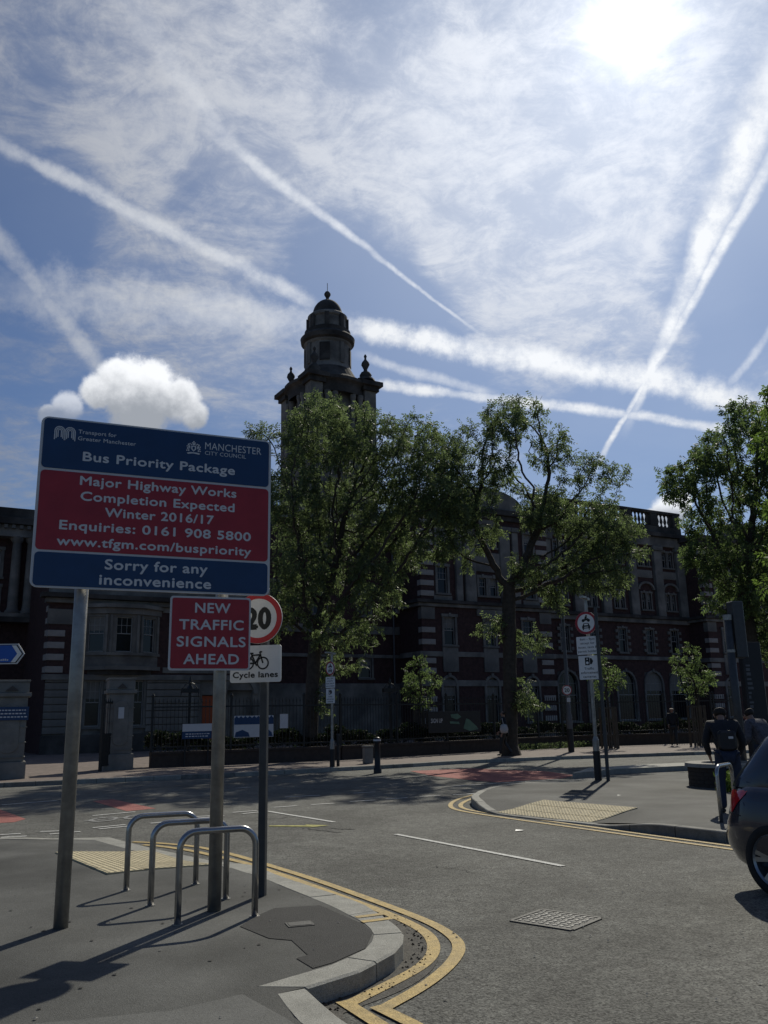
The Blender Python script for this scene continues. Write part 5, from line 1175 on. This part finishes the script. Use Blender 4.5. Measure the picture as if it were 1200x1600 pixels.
    b = MB(); m0 = f_-hd_*.026*H-fwd_*.004*H; b.tube([m0+Vector((-.014*H,0,0)), m0+Vector((.014*H,0,0))], .0035*H, 6); b.build('mouth', M['sred'], t)
    return t
bend = dict(waist=(0,.02,.60), chest=(0,.075,.71), neck=(0,.13,.80), throat=(0,.155,.825), head=(0,.185,.855), crown=(0,.20,.905), shL=(-.118,.11,.775), shR=(.118,.11,.775),
    elL=(-.165,.08,.62), elR=(.165,.09,.62), wrL=(-.13,.16,.50), wrR=(.13,.17,.50), hiL=(-.06,-.01,.50), hiR=(.06,-.01,.50), knL=(-.075,.02,.28), knR=(.075,.03,.28), anL=(-.08,-.03,.045), anR=(.085,.0,.045), toL=(-.09,.055,.018), toR=(.10,.085,.018))
person('person in dark jacket seen from behind, leaning forward beyond the right cycle stand', (5.18,13.75,.12), R(-12), 1.68, bend, 'jacket', 'jeans')
pb = person('person in a grey checked shirt half hidden by the dark car and the signal post', (6.62,15.7,.12), R(30), 1.66, dict(bend, wrL=(-.1,.2,.55)), 'checked', 'jeans')
walk = dict(knL=(-.055,.07,.29), anL=(-.055,.10,.05), toL=(-.06,.18,.03), knR=(.055,.0,.28), anR=(.055,-.14,.06), toR=(.06,-.07,.018), elL=(-.13,-.05,.64), wrL=(-.13,.02,.50), elR=(.13,.03,.64), wrR=(.12,.12,.53))
person('pedestrian in dark clothes walking on the far pavement, right of the lamp post', (12.75,39.9,.12), R(165), 1.70, walk, 'jacket', 'black')
pw_ = person('pedestrian in dark clothes with a pale bag, walking past the trunk of the middle tree', (4.33,33.3,.12), R(75), 1.68, walk, 'jacket', 'black', 'hair')
bgq = thing('shoulder_bag', 'pale cloth bag on the shoulder of the pedestrian by the middle tree', 'bag', (4.30,33.08,.95), R(75)); b = MB(); b.lathe([(.0,0),(.13,.02),(.16,.15),(.12,.3),(.05,.34)], 12); b.build('pouch', M['paleb'], bgq, smooth=True); b = MB(); b.tube([(-.08,0,.3),(-.05,.05,.55),(.05,.1,.5),(.08,0,.3)], .012, 6); b.build('strap', M['paleb'], bgq)
bgp = thing('rucksack', 'small black rucksack with pale patch on the person by the cycle stand', 'bag', (5.18,13.75,.12), R(-12)); b = MB(); b.plate(rrect(-.13, .14, .92, 1.22, .06), -.16, -.02); b.build('pouch', M['black'], bgp, bevel=.03); b = MB(); b.plate(rrect(.02, .09, 1.10, 1.135, .01), -.166, -.163); b.build('pale_patch', M['sgrey'], bgp)
for s_ in (-1, 1): b = MB(); b.tube([(s_*.1,-.06,.98),(s_*.11,.02,1.2),(s_*.11,.16,1.3)], .014, 6); b.build('strap', M['black'], bgp)

# ------------------------------------------------------------------ dark hatchback, right edge
ca = R(-61); c_, s_ = math.cos(ca), math.sin(ca); wxl, wyl = .68, -.80
CX, CY = 3.51-(wxl*c_-wyl*s_), 8.31-(wxl*s_+wyl*c_)
car = thing('parked_car', 'dark blue hatchback entering at the right edge, its rear wheel and red tail lamp showing', 'car', (CX, CY, 0), ca)
zr = [.19,.26,.38,.50,.60,.70,.80,.88,.94,.965]; wf = [.86,.93,.985,1.,1.,.99,.975,.95,.91,.85]; rx = [.16,.06,.01,.0,.03,.075,.085,.095,.12,.16]
def carpt(x, j, sgn):
    if x < .5: w_ = .885*(1-(1-x/.5)**2.6*.24)
    elif x > 3.4: w_ = .885*(1-((x-3.4)/.85)**2.4*.26)
    else: w_ = .885
    k = max(0, 1-x/.45); xs_ = x+rx[j]*k+ (.0 if x < 3.6 else -rx[j]*((x-3.6)/.6)); z = zr[j]
    if x > 2.9: z = .19+(z-.19)*(1-.22*((x-2.9)/1.3)**1.4)
    return (xs_, sgn*w_*wf[j], z)
xsn = [0,.012,.04,.09,.16,.26,.38,.5,.7,.95,1.3,1.8,2.3,2.9,3.2,3.5,3.8,4.0,4.15,4.22]
b = MB(); vs = []; nr = len(zr); ring = 2*nr
for x in xsn: vs += [carpt(x, j, -1) for j in range(nr)]+[carpt(x, j, 1) for j in reversed(range(nr))]
fs = [(i*ring+k, (i+1)*ring+k, (i+1)*ring+(k+1) % ring, i*ring+(k+1) % ring) for i in range(len(xsn)-1) for k in range(ring)]
fs += [list(range(ring)), [(len(xsn)-1)*ring+k for k in range(ring)][::-1]]
b.add(vs, fs); body_o = b.build('body', M['carpaint'], car, smooth=True)
for wx in (.68, 3.30):
    for sy in (-1, 1):
        q = MB(); q.tube([(wx, sy*.55, .318),(wx, sy*1.1, .318)], .375, 40); cu = q.build('cutter', M['plastic']); md = body_o.modifiers.new('b', 'BOOLEAN'); md.object = cu; md.solver = 'EXACT'
        dg = bpy.context.evaluated_depsgraph_get(); nm = bpy.data.meshes.new_from_object(body_o.evaluated_get(dg)); body_o.modifiers.clear(); body_o.data = nm; bpy.data.objects.remove(cu)
bm = bmesh.new(); bm.from_mesh(body_o.data); bmesh.ops.recalc_face_normals(bm, faces=bm.faces[:]); bm.to_mesh(body_o.data); bm.free()
try: body_o.data.set_sharp_from_angle(angle=R(40))
except Exception: pass
for p in body_o.data.polygons: p.use_smooth = True
gh = [(.13,.80,.93),(.17,.80,1.0),(.30,.765,1.14),(.42,.73,1.28),(.50,.69,1.38),(.56,.64,1.425),(.62,.56,1.445)]   # rear edge of glasshouse rising
fr = [3.15,3.0,2.65,2.38,2.12,1.98,1.85]
b = MB(); vs = []
for (xr, w_, z), xf in zip(gh, fr):
    ring_ = []
    for x in (0,.02,.06,.14,.5,.86,.94,.98,1.):
        ww = w_*(1 if .05 < x < .95 else (.93 if .01 < x < .99 else .80)); ring_.append((xr+(xf-xr)*x, ww))
    vs += [(x, -w2, z) for x, w2 in ring_]+[(x, w2, z) for x, w2 in ring_[::-1]]
n = 18; b.add(vs, [(i*n+k, i*n+(k+1) % n, (i+1)*n+(k+1) % n, (i+1)*n+k) for i in range(len(gh)-1) for k in range(n)]+[[(len(gh)-1)*n+k for k in range(n)]])
b.build('roof', M['carpaint'], car, smooth=True)
for sy in (-1, 1):
    b = MB(); P_ = [(.62,.805,.985),(1.62,.807,.985),(1.62,.705,1.36),(.98,.705,1.36),(.80,.735,1.27)]; b.add([(x, sy*(y+.004), z) for x, y, z in P_], [(0,1,2,3,4) if sy < 0 else (4,3,2,1,0)])
    P_ = [(1.70,.807,.985),(2.72,.800,.985),(2.25,.70,1.35),(1.70,.705,1.36)]; b.add([(x, sy*(y+.004), z) for x, y, z in P_], [(0,1,2,3) if sy < 0 else (3,2,1,0)]); b.build('side_window', M['carglass'], car)
    b = MB(); g = []
    js = [5,6,7,8]                                 # tail lamp wraps round the corner on the body skin
    xs2 = [.0,.012,.04,.09,.16,.26,.34,.40]
    for x in xs2: g += [carpt(x*{5: .40, 6: .72, 7: 1., 8: 1.05}[j], j, sy) for j in js]
    vs = []
    for (x, y, z) in g: v = Vector((x-.5, y*1.0, 0)).normalized()*.008; vs.append((x+v.x, y+v.y, z-.02 if z > .9 else z-.005))
    m_ = len(js); f2 = [(i*m_+k, (i+1)*m_+k, (i+1)*m_+k+1, i*m_+k+1) for i in range(len(xs2)-1) for k in range(m_-1)]
    b.add(vs, f2 if sy < 0 else [q[::-1] for q in f2]); b.build('tail_lamp', M['tail'], car, smooth=True)
b = MB(); b.add([(.20,-.62,1.0),(.20,.62,1.0),(.50,.55,1.36),(.50,-.55,1.36)], [(0,3,2,1)]); b.add([(.15,-.62,1.0),(.15,.62,1.0),(.47,.55,1.365),(.47,-.55,1.365)], [(0,1,2,3),(0,3,2,1)][:1]); b.build('rear_window', M['carglass'], car)
for sy in (-1, 1):
    b = MB(); g = []
    for x in (.0,.012,.04,.09,.16,.26,.33):
        p, q = Vector(carpt(x, 4, sy)), Vector(carpt(x, 5, sy)); o_ = Vector((x-.5, p.y, 0)).normalized()*.003
        g += [p*.25+q*.75+o_, p*.17+q*.83+o_]
    b.add(g, [(2*i, 2*i+2, 2*i+3, 2*i+1) for i in range(6)]); b.build('bumper_seam', M['plastic'], car)
b = MB(); b.box(1.08, 2.9, -.80, .80, .17, .30); b.box(.30, 1.1, -.5, .5, .2, .4); b.build('underbody', M['plastic'], car)
for wx in (.68, 3.30):
    for sy in (-1, 1):
        wh_ = bpy.data.objects.new('wheel', None); COL.objects.link(wh_); wh_.parent = car; wh_.location = (wx, sy*.80, .318); wh_.rotation_euler = (R(90)*(1 if sy < 0 else -1), 0, 0)
        b = MB(); b.lathe([(.21,-.10),(.30,-.10),(.318,-.07),(.318,.05),(.305,.085),(.235,.095),(.225,.07)], 48); b.build('tyre', M['rubber'], wh_, smooth=True)
        b = MB(); b.lathe([(.228,.088),(.222,.092),(.205,.075),(.20,.0),(.20,-.09)], 48)
        for k in range(5):
            for o_ in (-.16, .16):
                a = k*2*math.pi/5+.5; a1 = a+o_; p0 = (.045*math.cos(a), .045*math.sin(a)); p1 = (.212*math.cos(a1), .212*math.sin(a1)); d = Vector((p1[0]-p0[0], p1[1]-p0[1])).normalized(); nx, ny = -d.y, d.x
                vs = [(p0[0]+nx*.016, p0[1]+ny*.016, .055), (p0[0]-nx*.016, p0[1]-ny*.016, .055), (p1[0]-nx*.021, p1[1]-ny*.021, .078), (p1[0]+nx*.021, p1[1]+ny*.021, .078)]
                b.add(vs+[(x, y, z-.03) for x, y, z in vs], [(0,1,2,3),(0,3,7,4),(1,5,6,2),(4,7,6,5)])
        b.lathe([(0,.066),(.05,.064),(.06,.05),(.06,.02)], 20); b.build('rim', M['alloy'], wh_)
        b = MB(); b.lathe([(0,.005),(.2,.005)], 24); b.build('brake_disc', M['plastic'], wh_)
b = MB(); b.box(.9, 1.1, -.875, -.868, .66, .80) if 0 else b.box(1.9, 2.06, -.885, -.872, .78, .81); b.build('door_handle', M['carpaint'], car)
